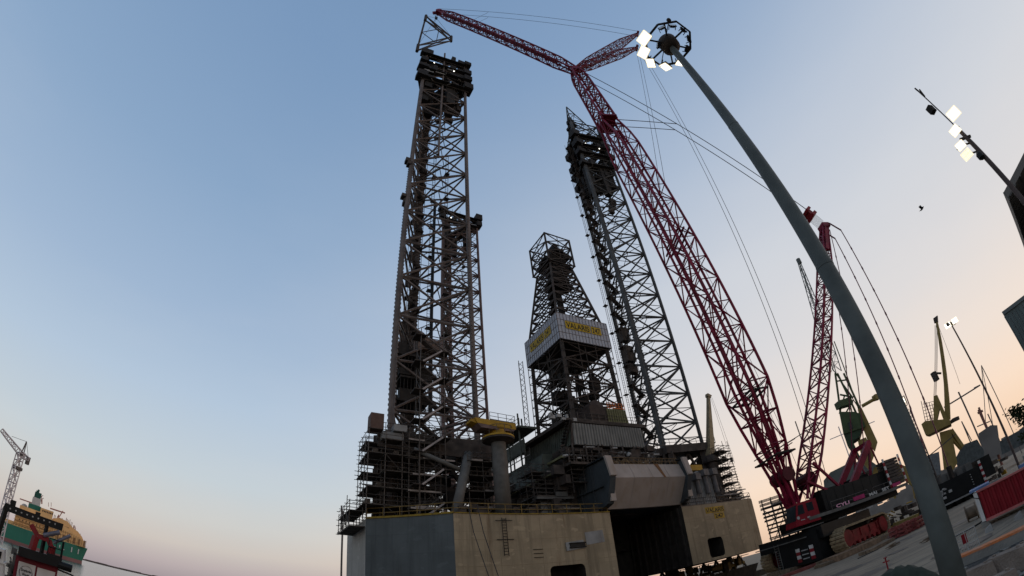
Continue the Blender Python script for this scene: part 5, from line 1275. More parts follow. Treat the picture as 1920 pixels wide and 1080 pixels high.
# ------------------------------------------------------------------ tanker off the quay, at the far left
SB, SS = pol(-50.75, 512, -1.6), pol(-61.2, 512, -1.6)
sa = (SB - SS); SL = sa.length; sa /= SL; sn = V((sa.y, -sa.x, 0))
if sn.dot(SB) > 0: sn = -sn                                       # towards the quay
shp = thing('tanker_ship', 'green hulled tanker with cream deckhouse and funnel moored off the quay', 'ship', SS.lerp(SB, .5))
q = lambda a, s, z: SS + sa * a + sn * s + UP * (z + 1.6)
def plan(f): return 13 * (1 - max(0, (f - .72) / .28) ** 2.2) * (min(1, .55 + f * 3))
def shiphull(z0, z1, flare0, flare1, m, name):
    b = MB(); st = [i / 24 for i in range(25)]; rows = []
    for z, fl in ((z0, flare0), (z1, flare1)):
        rows.append([q(f * (SL - 4 + fl), plan(f) + .05, z) for f in st] + [q(f * (SL - 4 + fl), -plan(f) - .05, z) for f in reversed(st)])
    n_ = len(rows[0]); b.add(rows[0] + rows[1], [(i, (i + 1) % n_, n_ + (i + 1) % n_, n_ + i) for i in range(n_)] + [tuple(range(n_ - 1, -1, -1)), tuple(range(n_, 2 * n_))])
    return b.build(name, m, shp)
shiphull(-2.5, 1.4, 1.2, 1.0, M['shipr'], 'boot_topping'); hu = shiphull(1.38, 13.6, 1.0, 4.2, M['shipg'], 'hull')
b = MB()
for f in (.72, .84, .91): b.box(q(f * SL, plan(f) + .3, 8.6), sa * .5, sn * .08, UP * (2.2 if f > .8 else 1.2))
for f in (.68, .76): b.box(q(f * SL, plan(f) + .3, 6.6), sa * .9, sn * .08, UP * .5)
b.each('draft_mark', M['white'], hu)
b = MB()
def sbox(mb, a0, a1, s0, s1, z0, z1): mb.box(q((a0 + a1) / 2, (s0 + s1) / 2, (z0 + z1) / 2), sa * ((a1 - a0) / 2), sn * ((s1 - s0) / 2), UP * ((z1 - z0) / 2))
A0 = lambda az: (pol(az, 512, 0) - SS).dot(sa)
sbox(b, A0(-58.6), A0(-54.9), -10, 10, 13.6, 28.6); sbox(b, A0(-56.3), A0(-54.95), -11, 11, 28.6, 36.2); sbox(b, A0(-58.4), A0(-56.3), -8, 8, 28.6, 32.5); sbox(b, A0(-60.5), A0(-58.6), -8, 8, 13.6, 17)
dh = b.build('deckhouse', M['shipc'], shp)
b = MB()
for k in range(6): sbox(b, A0(-57.6) + k * 1.9, A0(-57.6) + k * 1.9 + 1.0, 10.0, 10.1, 24.5, 27)
for k in range(9): sbox(b, A0(-58.2) + k * 3.2, A0(-58.2) + k * 3.2 + .9, 10.0, 10.1, 19.5, 20.8)
for z in (15.0, 18.2, 22.6): sbox(b, A0(-58.6), A0(-54.9), 10.0, 10.3, z, z + .25)
b.each('window', M['dark2'], dh)
b = MB()
for z in (16.4, 19.0, 21.8, 24.2, 26.6): sbox(b, A0(-58.7), A0(-54.8), 9.9, 11.2, z, z + .22); b.bar(q(A0(-58.7), 11.1, z + 1.2), q(A0(-54.8), 11.1, z + 1.2), .12)
for k in range(14): a = A0(-58.6) + k * 2.6; b.bar(q(a, 11.1, 13.8), q(a, 11.1, 27.8), .2)
b.build('balcony', mat('ship_cream_dark', (.36, .21, .09), .6, 0, .12, .06), dh)
b = MB()
for k in range(7): sbox(b, A0(-56.1) + k * 1.5, A0(-56.1) + k * 1.5 + .9, 11.0, 11.1, 33.2, 34.8)
b.each('window', M['dark2'], dh)
b = MB()
for k in range(18): a = A0(-54.9) + k * 2.0; z = 13.8 + max(2, 12 - k * .35); b.bar(q(a, 9.5, 13.7), q(a, 9.5, z), .25)
for z in (16, 19, 22): b.bar(q(A0(-54.9), 9.6, z), q(A0(-51.9 + (z - 16) * -.12), 9.6, z), .3)
b.build('cover_frame', mat('ship_cream_dark', (.36, .21, .09)), shp)
b = MB()
for z0, z1, a0, a1 in ((28, 37, -57.6, -56.3),): sbox(b, A0(a0), A0(a1), -5, 6, z0, z1)
fu = b.build('funnel', M['shipg'], shp)
b = MB(); sbox(b, A0(-57.35), A0(-56.45), -4.5, 5.5, 37, 43.5); b.build('funnel_band', M['white'], fu)
b = MB(); sbox(b, A0(-57.25), A0(-56.55), -4, 5, 43.5, 48.5); b.tube(q(A0(-56.95), 0, 48), q(A0(-56.95), 0, 51.5), 1.0, n=8); b.tube(q(A0(-57.1), 2, 48), q(A0(-57.1), 2, 50.2), .6, n=8); b.build('funnel_cap', mat('funnel_dark_green', (.02, .08, .06), .6), fu)
b = MB()     # long cargo tank cover, rounded at the forward end
prof = [(A0(-54.9), 30.5), (A0(-54.2), 33.0), (A0(-53.3), 31.8), (A0(-52.6), 27.5), (A0(-52.1), 26.0), (A0(-51.6), 22.5), (A0(-51.2), 17.5), (A0(-51.05), 13.6), (A0(-54.9), 13.6)]
b.prism([q(a, 7.5, z) for a, z in prof], sn * -15); b.prism([q(a, 9.2, 13.6 + (z - 13.6) * .72) for a, z in prof], sn * -18.4)
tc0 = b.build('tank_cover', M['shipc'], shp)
b = MB(); rnd = random.Random(9)
for k in range(7): a = A0(-54.6) + k * 5.0; b.box(q(a, 9.3, 17), sa * .9, sn * .2, UP * 2.6)
for k in range(16): a = A0(-54.8) + rnd.random() * 30; z = 31 - max(0, (a - A0(-53.3)) * .62); b.tube(q(a, 4, z), q(a, 4, z + 2 + rnd.random() * 3), .25, n=5)
for k in range(4): b.tube(q(A0(-54.9), 7.8, 20 + k * 2.6), q(A0(-52.4) - k * 2, 7.8, 19.4 + k * 2.4), .3, n=5)
b.each('deck_pipe', mat('ship_brown', (.22, .12, .06), .7), shp)
b = MB(); pk = mat('ship_pink', (.42, .19, .15), .6)
for (x0, y0, x1, y1, r) in ((94, 953, 122, 962, .7), (108, 974, 118, 958, .5), (37, 935, 60, 943, .6), (105, 978, 110, 965, .4)): b.tube(at(x0, y0, 505), at(x1, y1, 505), r, n=6)
for (x, y) in ((79, 935), (78, 930)): b.tube(at(x, 945, 506), at(x, y, 506), .4, n=5); b.tube(at(x - 3, y + 2, 506), at(x + 3, y - 1, 506), .3, n=5)
for x in (91, 96): b.tube(at(x, 950, 506), at(x, 942, 506), .25, n=5)
for x, y in ((126, 978), (138, 990), (141, 992)): b.tube(at(x, y + 8, 506), at(x, y - 5, 506), .4, n=5)
b.each('deck_derrick', pk, shp)
b = MB(); b.lathe(q(A0(-58.0), 0, 32.0), [(2.6, -.5), (3.2, 0), (2.6, .5)], 14, sn); b.build('lifeboat', M['white'], shp)
b = MB()
for f in range(30): a = SL * f / 30; b.tube(q(a, plan(f / 30) * .96, 13.6), q(a, plan(f / 30) * .96, 14.8), .08, n=4); b.tube(q(a, plan(f / 30) * .96, 14.8), q(SL * (f + 1) / 30, plan((f + 1) / 30) * .96, 14.8), .07, n=4)
b.build('railing', M['farst'], shp)

# ------------------------------------------------------------------ dockside machine, cabin at the bottom left corner
Dm = 40.0; mc = pol(-55.6, Dm, 0); mx, my = V((math.cos(R_(55.6)), math.sin(R_(55.6)), 0)), V((-math.sin(R_(55.6)), math.cos(R_(55.6)), 0))   # right, away
m_ = lambda a, s, z: mc + mx * a + my * s + UP * z
def mbx(mb, a0, a1, s0, s1, z0, z1): mb.box(m_((a0 + a1) / 2, (s0 + s1) / 2, (z0 + z1) / 2), mx * ((a1 - a0) / 2), my * ((s1 - s0) / 2), UP * ((z1 - z0) / 2))
dm = thing('mooring_unit', 'red and white dockside machine with a black railed platform and lifting arms', 'dock machine', mc)
b = MB(); mbx(b, -1.5, 1.55, 0, 2, 0, 2.35); b.build('body', mat('dark_red', (.13, .01, .018), .5), dm)
b = MB(); mbx(b, -1.25, -.02, -.06, -.004, 0.05, 2.0); p1 = b.build('white_panel', M['white'], dm); b = MB(); mbx(b, .12, 1.4, -.06, -.004, 0.05, 1.95); b.build('white_panel', M['white'], dm)
b = MB()
for k in range(28): a, e = k * math.pi / 14, (k + 1) * math.pi / 14; b.bar(m_(-.64 + .46 * math.cos(a), -.075, 1.35 + .46 * math.sin(a)), m_(-.64 + .46 * math.cos(e), -.075, 1.35 + .46 * math.sin(e)), .04, .02)
b.build('round_emblem', M['dark2'], p1)
text_mesh('lettering', 'Drydocks', .25, m_(-.99, -.075, 1.40), mx, UP, M['sign_k'], p1, .72, .006); text_mesh('lettering', 'World', .25, m_(-.88, -.075, 1.12), mx, UP, M['sign_k'], p1, .5, .006)
b = MB(); mbx(b, -1.4, 1.7, -.6, 2.2, 2.36, 3.0); b.tube(m_(1.5, -.4, 2.55), m_(2.5, -.4, 2.5), .28, n=12); b.build('platform', M['black'], dm)
railing([m_(.6, -.55, 3.0), m_(1.65, -.55, 3.0), m_(1.65, 2.1, 3.0)], M['black'], 'railing', dm, 1.15, .35, .035)
b = MB(); b.bar(m_(-3.05, 0, 5.25), m_(1.35, 0, 5.15), .3, .5); b.bar(m_(-2.9, 0, 5.3), m_(-3.3, 0, 0), .3); b.box(m_(-2.5, 0, 5.65), mx * .2, my * .15, UP * .2); b.box(m_(-.6, 0, 5.5), mx * .18, my * .12, UP * .14); b.bar(m_(0.2, 0, 5.0), m_(.2, 0, 3.0), .22); b.build('lifting_beam', M['black'], dm)
b = MB()
for k in range(9): b.box(m_(-2.6 + k * .42, -.16, 5.22), mx * .05, my * .02, UP * .05)
b.each('lightening_hole', M['pale'], dm)
b = MB(); b.bar(m_(-.9, -.2, 4.65), m_(-.3, -.2, 4.05), .35); b.bar(m_(-.3, -.2, 4.05), m_(.55, -.2, 4.0), .34); b.bar(m_(.55, -.2, 4.0), m_(.9, -.2, 3.4), .38); b.bar(m_(-.4, -.2, 4.0), m_(-.5, -.2, 3.0), .4); b.bar(m_(.9, -.2, 3.7), m_(.8, -.2, 3.0), .4); b.build('arm', mat('arm_red', (.17, .015, .018), .5), dm)
b = MB(); b.tube(m_(.1, -.4, 4.2), m_(1.2, -.4, 4.75), .17, n=10); b.tube(m_(.9, -.3, 3.9), m_(2.0, -.3, 4.75), .13, n=10); b.each('hydraulic_cylinder', mat('cyl_grey', (.13, .125, .15), .4, .3), dm)
b = MB(); b.path([m_(1.4, .4, 2.2), m_(2.6, .5, 2.05), m_(3.4, .6, 1.7), m_(3.9, .6, 1.0), m_(4.0, .6, 0)], .07, 6); b.build('hose', M['black'], dm)
gcb = MB(); rnd = random.Random(6)
for k in range(26): gcb.tube(m_(1.8 + rnd.random() * 2.6, .8 + rnd.random(), rnd.random() * 1.2), m_(1.8 + rnd.random() * 2.6, .8 + rnd.random(), .2 + rnd.random() * 1.3), .05 + rnd.random() * .06, n=5)
tag(gcb.build('pipe_heap', M['pale']), 'tangle of pale pipes and hoses beside the red and white dockside machine', 'pipe heap')
Dc = 34; cc = pol(-60.3, Dc, 0); c_ = lambda a, s, z: cc + mx * a + my * s + UP * z
wc = thing('site_cabin', 'small white cabin with dark windows beside the dockside machine', 'cabin', cc)
b = MB()
def cb2(mb, a0, a1, s0, s1, z0, z1): mb.box(c_((a0 + a1) / 2, (s0 + s1) / 2, (z0 + z1) / 2), mx * ((a1 - a0) / 2), my * ((s1 - s0) / 2), UP * ((z1 - z0) / 2))
b.hexa([c_(-2, 0, 0), c_(1.05, 0, 0), c_(1.05, 2.4, 0), c_(-2, 2.4, 0), c_(-2, 0, 2.55), c_(.75, 0, 2.55), c_(.75, 2.4, 2.55), c_(-2, 2.4, 2.55)]); cb2(b, -2, .95, -.08, 2.45, 1.75, 1.85); cab2 = b.build('body', M['white'], wc)
b = MB(); cb2(b, -.1, .65, -.05, -.01, 2.0, 2.4); cb2(b, .2, .45, -.05, -.01, .95, 1.5); cb2(b, .1, .5, -.05, -.01, .1, .6); b.each('window', M['black'], cab2)
b = MB(); rnd = random.Random(15)
for k in range(16): p = m_(-2.0 + rnd.random() * .6, .4, rnd.random() * 3); b.box(p, mx * (.08 + rnd.random() * .2), my * .15, UP * (.1 + rnd.random() * .3)); b.tube(p, p + UP * rnd.random() + mx * (rnd.random() - .5), .05, n=5)
tag(b.build('pump_set', M['grey']), 'grey pump set between the white cabin and the red machine', 'pump')

# ------------------------------------------------------------------ yard things at the lower right
Dk = 33.0; k0 = pol(48.75, Dk, 0); kx, ky = V((math.cos(R_(51)), -math.sin(R_(51)), 0)), V((math.sin(R_(51)), math.cos(R_(51)), 0))
k_ = lambda a, s, z: k0 + kx * a + ky * s + UP * z
ct = thing('shipping_container', 'red corrugated container with a white end behind the orange-topped kerb', 'container', k0)
b = MB(); b.box(k_(3.05, 1.2, 1.22), kx * 3.0, ky * 1.15, UP * .88); body = b.build('body', M['contred'], ct)
b = MB(); a = .12
while a < 6.0: b.prism([k_(a, .04, .42), k_(a + .05, -.03, .42), k_(a + .2, -.03, .42), k_(a + .25, .04, .42)], UP * 1.6); a += .36
b.build('corrugation', M['contred'], body)
b = MB(); b.hexa([k_(-.24, .02, .34), k_(.0, -.03, .34), k_(.05, 2.4, .34), k_(-.2, 2.4, .34), k_(-.24, .02, 2.1), k_(.0, -.03, 2.1), k_(.05, 2.4, 2.1), k_(-.2, 2.4, 2.1)]); b.build('end_wall', M['white'], ct)
b = MB(); b.bar(k_(0, -.03, 2.12), k_(6.05, -.03, 2.12), .12, .12); b.bar(k_(0, -.03, .36), k_(6.05, -.03, .36), .12, .14); b.build('rail', mat('pink_red', (.42, .12, .11), .6), ct)
b = MB(); b.bar(k_(.02, -.06, 1.7), k_(-.5, .1, 2.0), .04); b.build('strap', M['dark'], ct)
b = MB()
for a in (-.1, 2.6, 5.6): b.box(k_(a, .3, .15), kx * .25, ky * .3, UP * .15)
b.each('support_block', M['conc'], ct)
b = MB(); b.hexa([k_(-.4, -.1, 2.18), k_(.9, .1, 2.2), k_(.9, 1.4, 2.22), k_(-.4, 1.4, 2.2), k_(-.4, -.1, 2.3), k_(.9, .1, 2.32), k_(.9, 1.4, 2.36), k_(-.4, 1.4, 2.34)]); tag(b.build('blue_tarpaulin', M['blue']), 'folded blue tarpaulin on the white end of the red container', 'tarpaulin')
b = MB(); b.hexa([k_(2.9, .3, 2.19), k_(5.8, .3, 2.19), k_(5.8, 1.5, 2.2), k_(2.9, 1.5, 2.2), k_(2.9, .3, 2.36), k_(5.8, .3, 2.42), k_(5.8, 1.5, 2.42), k_(2.9, 1.5, 2.34)]); tag(b.build('blue_tarpaulin', M['blue']), 'long blue tarpaulin along the top of the red container', 'tarpaulin')
b = MB()
for i in range(3): b.box(k_(5.6, 4.5, .45 + i * .9), kx * 2.0, ky * 1.0, UP * .41)
tag(b.build('panel_stack', mat('panel_green', (.15, .175, .165), .6)), 'stack of grey-green flat panels behind the red container', 'panels')
# concrete kerb wall with an orange painted top
o0, o1 = pol(45.0, 22.2, 0), pol(53.5, 22.6, 0); od = (o1 - o0).normalized(); on = V((-od.y, od.x, 0))
kw = thing('kerb_wall', 'low concrete kerb wall with a worn orange top near the red container', 'kerb wall', o0)
b = MB(); b.box((o0 + o1) / 2 + on * .25 + UP * .17, od * ((o1 - o0).length / 2), on * .28, UP * .19); b.build('wall', M['conc'], kw)
b = MB(); b.box((o0 + o1) / 2 + on * .25 + UP * .40, od * ((o1 - o0).length / 2 + .02), on * .30, UP * .045); b.build('orange_top', mat('orange_worn', (.50, .16, .06), .7, 0, .2, 3, (.30, .22, .17), .8, 1), kw)
# darker ground sheet laid between kerb and blocks
b = MB(); b.box((o0 + o1) / 2 - on * 5.0 + UP * .012, od * 5.5, on * 4.85, UP * .01); tag(b.build('dark_ground', mat('dark_ground', (.065, .058, .052), .8, 0, .6, 2.2, (.03, .028, .025), .8, 1, 0, .6)), kind='structure')
rnd = random.Random(45); rb_ = MB()
for k in range(220):
    c = (o0 + o1) / 2 - on * (.5 + rnd.random() * 8.5) + od * ((rnd.random() - .5) * 9); s = .04 + rnd.random() ** 3 * .22
    rb_.hexa([c + V((a * s * (.7 + rnd.random() * .6), t * s * (.7 + rnd.random() * .6), z * s * (.5 + rnd.random() * .5))) for z in (0, 1) for a, t in ((-1, -1), (1, -1), (1, 1), (-1, 1))])
tag(rb_.build('rubble', M['conc']), kind='stuff')
rnd = random.Random(44)
bl = [(46.3, 17.0, .12, 1.15, .62), (48.3, 15.4, .3, 1.0, .45), (49.7, 17.2, -.35, 1.3, .66), (52.0, 17.6, .1, .9, .6), (50.4, 19.6, -.1, .7, .3), (52.0, 20.2, .5, .8, .26)]
labs = ['long concrete block nearest the foot of the grey pole', 'concrete block second from the grey pole, between the pole block and the skewed one', 'skewed concrete block lying across the middle of the concrete group', 'short concrete block farthest from the grey pole', 'small concrete lump behind the skewed block', 'flat concrete chunk lying closest to the kerb wall with the orange top']
for (az, d_, rz, L, h), lb in zip(bl, labs):
    p = pol(az, d_, 0); b = MB(); c, s = math.cos(rz - R_(45)), math.sin(rz - R_(45)); X, Y = V((c, s, 0)), V((-s, c, 0)); e = .05
    b.hexa([p + X * a * L / 2 + Y * t * .26 + UP * .0 for a, t in ((-1, -1), (1, -1), (1, 1), (-1, 1))] + [p + X * a * (L / 2 - e) + Y * t * (.26 - e) + UP * (h + rnd.random() * .03) for a, t in ((-1, -1), (1, -1), (1, 1), (-1, 1))])
    for t in (-.3, .3): b.box(p + X * t * L - UP * 0 + UP * (h + .02), X * .05, Y * .05, UP * .04)
    tag(b.build('concrete_block', mat('block_concrete', (.20, .155, .125), .85, 0, .25, 2, (.09, .07, .06), .6, .6, 0, .4)), lb, 'concrete block', 'concrete blocks beside the kerb wall')
# wire fence with a red plate
f0, f1 = at(1797, 1046, 25.5), at(1836, 1018, 26.5); f0.z = f1.z = 0
fe = thing('wire_barrier', 'low wire barrier with a red plate beside the grey pole', 'barrier', f0); b = MB()
for t in (0, .5, 1): p = f0.lerp(f1, t); b.tube(p, p + UP * .95, .03, n=6)
for h in (.3, .6, .95): b.tube(f0 + UP * h, f1 + UP * h, .02, n=5)
for k in range(16): p = f0.lerp(f1, k / 15); b.tube(p, p + UP * .95, .012, n=4)
b.build('frame', M['pale'], fe); b = MB(); c = f0.lerp(f1, .45) + UP * .62; d = (f1 - f0).normalized(); b.box(c, d * .16, V((-d.y, d.x, 0)) * .02, UP * .22); b.build('red_plate', M['contred'], fe)
for (px, py, D_, lb) in ((1853, 990, 30, 'small pale concrete wedge under the near corner of the red container'), (1905, 958, 29.5, 'pale tilted wedge in front of the middle of the red container')):
    p = at(px, py, D_); p.z = 0; b = MB(); b.hexa([p + kx * a * .24 + ky * t * .18 for a, t in ((-1, -1), (1, -1), (1, 1), (-1, 1))] + [p + kx * a * .2 + ky * t * .14 + UP * (.18 + .2 * (a > 0)) for a, t in ((-1, -1), (1, -1), (1, 1), (-1, 1))])
    tag(b.build('concrete_wedge', M['lgrey']), lb, 'concrete wedge')
# timber crane mats, red steel pallets
def matset(name, az, D_, rz, L, Wd, n_, label, cat, m, z=0.0, th=.16):
    p = pol(az, D_, z); c, s = math.cos(rz), math.sin(rz); X, Y = V((c, s, 0)), V((-s, c, 0)); b = MB(); r = random.Random(int(az * 100))
    for k in range(n_): b.box(p + Y * (Wd * ((k + .5) / n_ - .5)) + X * (r.random() - .5) * .4 + UP * (th + (r.random() - .5) * .03), X * (L / 2), Y * (Wd / n_ * .46), UP * th)
    return tag(b.build(name, m), label, cat, 'timber mats by the crane')
matset('timber_mat', 33.5, 57, .3, 9, 1.4, 3, 'long weathered timber mat lying loose in front of the black undercarriage', 'timber mat', M['timber'])
matset('timber_mat', 35.2, 61.5, .38, 13, 3.2, 6, 'timber mats under the near red crawler track', 'timber mat', M['timber'], 0, .25)
matset('timber_mat', 28.6, 66, .38, 9, 4, 7, 'timber mats under the far crawler track', 'timber mat', M['timber'], 0, .25)
matset('timber_mat', 37.2, 53.5, .5, 6, 1.6, 4, 'stacked brown boards between the track mats and the red steel cribs', 'timber mat', M['timber'])
matset('timber_mat', 34.6, 58.6, .36, 9, 2.2, 5, 'brown timber mats stacked against the front of the near crawler track', 'timber mat', mat('mat_brown', (.19, .12, .075), .85, 0, .35, 2), .02, .3)
matset('timber_mat', 30.0, 59, .34, 12, 1.1, 3, 'dark red painted timber strip at the lower edge in front of the ladder', 'timber mat', mat('red_timber', (.17, .05, .04), .8))
for i, (px, py, D_, lb) in enumerate(((1690, 997, 58, 'rusty red steel crib stack nearer the crawler track'), (1712, 985, 60, 'rusty red steel crib stack nearer the grey pole'))):
    p = at(px, py, D_); p.z = 0; b = MB(); X, Y = V((.9, .42, 0)), V((-.42, .9, 0))
    for a in (-1, 0, 1):
        for z in range(3): b.bar(p + X * a * .9 - Y * 1.1 + UP * (.15 + z * .42), p + X * a * .9 + Y * 1.1 + UP * (.15 + z * .42), .16); b.bar(p + Y * a * .9 - X * 1.1 + UP * (.34 + z * .42), p + Y * a * .9 + X * 1.1 + UP * (.34 + z * .42), .16)
    tag(b.build('steel_crib', mat('rust_red', (.22, .05, .045), .7)), lb, 'steel crib', 'red steel cribs on the yard')
p = pol(37.6, 30.6, 0); hy = thing('standpipe', 'thin red standpipe with a small valve wheel standing alone on the dusty yard', 'standpipe', p)
b = MB(); b.tube(p, p + UP * .75, .045, n=8); b.tube(p, p + UP * .06, .14, n=10); b.build('pipe', M['red2'], hy); b = MB(); b.lathe(p + UP * .78, [(.12, -.02), (.13, 0), (.12, .02)], 10); b.bar(p + UP * .55 - kx * .2, p + UP * .55 + kx * .2, .06); b.build('valve_wheel', M['red2'], hy)
p = pol(38.4, 17.5, 0); tp = MB(); n1 = 18; rnd = random.Random(2); kxx, kyy = V((.78, -.62, 0)), V((.62, .78, 0))
g = [[p + kxx * (i * .2 - 1.8) + kyy * (j * .36 - 1.2) + UP * max(.01, (1.0 - (abs(i - 9) / 9) ** 2) * (1.25 - (abs(j - 3.5) / 3.5) ** 2 * 1.2) * 1.18 * (.94 + rnd.random() * .12)) for i in range(19)] for j in range(8)]
tp.add([x for row in g for x in row], [(j * 19 + i, j * 19 + i + 1, (j + 1) * 19 + i + 1, (j + 1) * 19 + i) for j in range(7) for i in range(18)])
tag(tp.build('dark_tarpaulin', mat('dark_olive_tarp', (.03, .035, .025), .8, 0, .3, 3), None, True), 'dark olive tarpaulin draped over a heap beside the grey pole', 'tarpaulin')
p = at(1888, 866, 60); p.z = 0
b = MB(); rnd = random.Random(88)
for k in range(7): b.lathe(p + V((rnd.random() * 2 - 1, rnd.random() * 1.4, .35 + (k > 3) * .5)), [(.1, -.3), (.38, -.15), (.36, .15), (.1, .3)], 8, V((1, rnd.random(), 0)))
tag(b.build('sack_pile', M['pale']), 'small pile of pale sacks behind the red container', 'sacks')

# ------------------------------------------------------------------ sheds and tree at the right edge
ev = V((.865, .50, 0)); gv = V((.5, -.865, 0)); c1 = pol(67.2, 25, 0); ze = EYE + 25 * math.tan(R_(20.94))
sh = thing('metal_shed', 'tall grey metal shed with a sloping roof edge behind the four-lamp pole', 'shed', c1)
rs = .36
b = MB(); i_ = ev * .7 + gv * .7
b.prism([c1 + i_ + UP * 0, c1 + i_ + gv * 16 + UP * 0, c1 + i_ + gv * 16 + UP * (ze - .6), c1 + i_ + gv * 8 + UP * (ze + 7 * rs), c1 + i_ + UP * (ze - .6)], ev * 40); b.build('wall', M['bldg'], sh)
b = MB()
b.hexa([c1, c1 + ev * 42, c1 + gv * 8 + ev * 42 + UP * 8 * rs, c1 + gv * 8 + UP * 8 * rs, c1 + UP * .4, c1 + ev * 42 + UP * .4, c1 + gv * 8 + ev * 42 + UP * (8 * rs + .4), c1 + gv * 8 + UP * (8 * rs + .4)] if False else [x + UP * ze for x in (c1, c1 + ev * 42, c1 + gv * 8 + ev * 42 + UP * 8 * rs, c1 + gv * 8 + UP * 8 * rs, c1 + UP * .35, c1 + ev * 42 + UP * .35, c1 + gv * 8 + ev * 42 + UP * (8 * rs + .35), c1 + gv * 8 + UP * (8 * rs + .35))])
b.hexa([x + UP * ze for x in (c1 + gv * 8 + UP * 8 * rs, c1 + gv * 8 + ev * 42 + UP * 8 * rs, c1 + gv * 16 + ev * 42, c1 + gv * 16, c1 + gv * 8 + UP * (8 * rs + .35), c1 + gv * 8 + ev * 42 + UP * (8 * rs + .35), c1 + gv * 16 + ev * 42 + UP * .35, c1 + gv * 16 + UP * .35)])
ro_ = b.build('roof', M['bldg2'], sh)
b = MB()
for k in range(60): p = c1 + ev * (k * .7) + gv * .1 + UP * (ze - .02); b.bar(p, p + gv * .6 + UP * (.6 * rs), .08, .06)
for k in range(14): p = c1 + gv * (k * .58) + UP * (ze + k * .58 * rs - .03); b.bar(p, p + ev * .8, .07, .06)
b.bar(c1 - gv * .03 + UP * (ze + .1), c1 + ev * 42 - gv * .03 + UP * (ze + .1), .06, .5)
b.build('soffit_rib', M['grey'], ro_)
c2 = pol(59.25, 45, 0); z2 = EYE + 45 * math.tan(R_(12.27)); e2 = V((math.cos(R_(60)), -math.sin(R_(60)), 0)); d2 = V((e2.y * -1, e2.x, 0))
bd = thing('metal_shed', 'flat-topped grey-green metal building beyond the sloping-roofed shed', 'shed', c2)
b = MB(); b.prism([c2, c2 + e2 * 14, c2 + e2 * 14 + d2 * 24, c2 + d2 * 24], UP * z2); b.build('wall', mat('clad_green', (.13, .15, .138), .6, 0, .18, .7, (.07, .065, .055), .6), bd)
b = MB()
for k in range(40): p = c2 + e2 * (k * .35) - d2 * .03; b.bar(p, p + UP * (z2 - .3), .06, .06)
b.bar(c2 - d2 * .06 + UP * (z2 - .02), c2 + e2 * 14 - d2 * .06 + UP * (z2 - .02), .12, .3); b.build('cladding_rib', M['bldg'], bd)
tr = thing('tree', 'small leafy tree above the long low dark roof', 'tree', pol(56.9, 40, 0)); tb = pol(56.9, 40, 0)
b = MB(); b.tube(tb, tb + UP * 2.6, .16, .12, n=8); rnd = random.Random(33); tips = []
for k in range(7):
    a = rnd.random() * 6.28; q0 = tb + UP * (2.2 + rnd.random() * .6); q1 = q0 + V((math.cos(a) * (.5 + rnd.random() * .7), math.sin(a) * (.5 + rnd.random() * .7), 1.2 + rnd.random() * 1.2)); b.tube(q0, q1, .07, .03, n=6); tips.append(q1)
q1 = at(1908, 776, 40); b.tube(tb + UP * 3.6, q1, .05, .02, n=6); tips += [q1, at(1900, 772, 40), at(1912, 768, 40), at(1918, 790, 40)]; b.tube(tb + UP * 2.4, tb + UP * 3.8, .11, .07, n=6)
b.build('trunk', M['bark'], tr); b = MB()
for t in tips:
    for k in range(70):
        c = t + V((rnd.gauss(0, .3), rnd.gauss(0, .3), rnd.gauss(0, .22))); d = V((rnd.gauss(0, 1), rnd.gauss(0, 1), rnd.gauss(0, .6))).normalized(); e = d.cross(V((rnd.random(), rnd.random(), 1))).normalized()
        b.add([c - d * .17, c + e * .08, c + d * .17, c - e * .08], [(0, 1, 2, 3)])
b.build('crown', M['leaf'], tr)
# bird
c = at(1729, 391, 45); X = V((math.cos(R_(58)), -math.sin(R_(58)), 0)); Y = V((X.y * -1, X.x, 0)); b = MB()
b.lathe(c, [(.03, -.28), (.09, -.1), (.1, .05), (.06, .17), (.02, .26)], 8, X * .6 + UP * .2)
for s, k in ((1, .55), (-1, .2)): b.hexa([c + X * .12, c - X * .12, c - X * .2 + UP * k * .9 + Y * s * .25, c + X * .06 + UP * k + Y * s * .28] + [p + Y * .02 for p in (c + X * .12, c - X * .12, c - X * .2 + UP * k * .9 + Y * s * .25, c + X * .06 + UP * k + Y * s * .28)])
b.hexa([c - X * .15, c - X * .42 + Y * .1, c - X * .42 - Y * .1 - UP * .1, c - X * .15 - UP * .05] + [p + UP * .02 for p in (c - X * .15, c - X * .42 + Y * .1, c - X * .42 - Y * .1 - UP * .1, c - X * .15 - UP * .05)])
tag(b.build('bird', M['black']), 'single dark bird flying between the four-lamp pole and the crane mast', 'bird')

# ------------------------------------------------------------------ yard clutter on the quay
rnd = random.Random(314)
def lump(name, label, cat, az, D, m, build):
    p = pol(az, D, 0); b = MB(); build(b, p); o = b.build(name, m, None); return tag(o, label, cat)
def cable_at(az, D, L, rz):
    def f(b, p):
        pts = [p + V((math.cos(rz) * t * L + math.sin(t * 9) * .35, math.sin(rz) * t * L + math.cos(t * 7) * .3, .05)) for t in [i / 14 for i in range(15)]]
        b.path(pts, .05, 5)
    return f
lump('hose', 'black hose snaking over the dusty yard in front of the timber mats', 'hose', 35.0, 48, M['black'], cable_at(35, 48, 11, .5))
lump('hose', 'black cable lying across the yard between the grey pole and the container', 'cable', 44.5, 34, M['black'], cable_at(44, 34, 7, .1))
def drum(b, p):
    b.tube(p + V((0, 0, .6)) - kx * .35, p + V((0, 0, .6)) + kx * .35, .42, n=16)
    for s in (-.4, .4): b.tube(p + V((0, 0, .6)) + kx * (s - .04), p + V((0, 0, .6)) + kx * (s + .04), .62, n=18)
lump('cable_drum', 'small dark cable drum standing on the yard behind the red wire barrier', 'cable drum', 47.6, 41, M['timber'], drum)
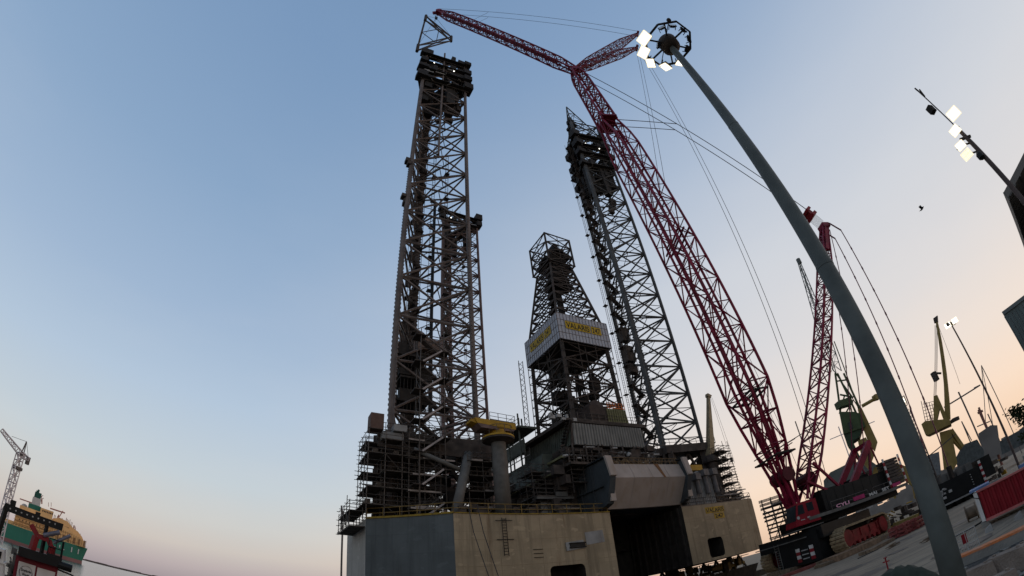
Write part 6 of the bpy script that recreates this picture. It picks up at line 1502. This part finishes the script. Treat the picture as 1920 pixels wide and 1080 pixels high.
def beams(b, p):
    for k in range(5): b.bar(p + ky * (k * .35) + UP * .18 - kx * 2.4, p + ky * (k * .35) + UP * .18 + kx * (2.2 + rnd.random()), .22, .3)
    for k in range(3): b.bar(p + ky * (k * .4 + .1) + UP * .5 - kx * 2.0, p + ky * (k * .4 + .1) + UP * .5 + kx * 1.8, .22, .3)
lump('girder_stack', 'stack of rusty steel girders beside the red steel cribs', 'girders', 40.6, 62, M['legb'], beams)
def skipbin(b, p):
    b.hexa([p + kx * a * 1.3 + ky * t * .8 for a, t in ((-1, -1), (1, -1), (1, 1), (-1, 1))] + [p + kx * a * 1.7 + ky * t * .95 + UP * 1.3 for a, t in ((-1, -1), (1, -1), (1, 1), (-1, 1))])
    for s in (-1, 0, 1): b.bar(p + kx * s * 1.2 - ky * .84 + UP * .1, p + kx * s * 1.4 - ky * .98 + UP * 1.25, .1)
lump('skip_bin', 'dull yellow skip bin parked behind the near crawler track', 'skip bin', 40.9, 70, M['cyel'], skipbin)
lump('skip_bin', 'dark green skip bin farther back beside the ballast carriage', 'skip bin', 43.6, 84, M['cgreen'], skipbin)
for k, (az, D) in enumerate(((31.2, 55.5), (38.4, 47), (42.2, 40))):
    def off(b, p, k=k):
        for j in range(5): b.bar(p + V((rnd.random() * 1.2 - .6, rnd.random() * .9 - .4, .06 + j * .05)), p + V((rnd.random() * 1.8 + .3, rnd.random() * .9, .07 + j * .05)), .14, .06)
    lump('plank_pile', ('few loose planks near the ladder end of the black undercarriage', 'scattered planks on the yard beyond the red standpipe', 'loose planks on the yard next to the grey pole')[k], 'planks', az, D, M['timber'], off)
# oil stains and wheel tracks are thin films on the ground
gs = MB()
def blob(c, rx, ry, z=.006, n=22):
    gs.add([V((c.x, c.y, z))] + [c + V((rx * math.cos(i * 6.2832 / n) * (.7 + rnd.random() * .5), ry * math.sin(i * 6.2832 / n) * (.7 + rnd.random() * .5), 0)) + V((0, 0, z - c.z)) for i in range(n)], [(0, 1 + i, 1 + (i + 1) % n) for i in range(n)])
k = 0
for az, D, rx, ry in ((33, 40, 2.6, 1.2), (36, 33, 1.6, 1.0), (41.5, 52, 3.5, 1.4), (46, 44, 2.2, 1.2), (39, 41, 1.2, .7), (47, 28, 1.2, .8), (43.5, 29, .9, .5)):
    blob(pol(az, D, 0), rx, ry, .006 + k * .004); k += 1
tag(gs.build('ground_stain', mat('oil_stain', (.085, .07, .058), .55, 0, .3, 1)), kind='structure')
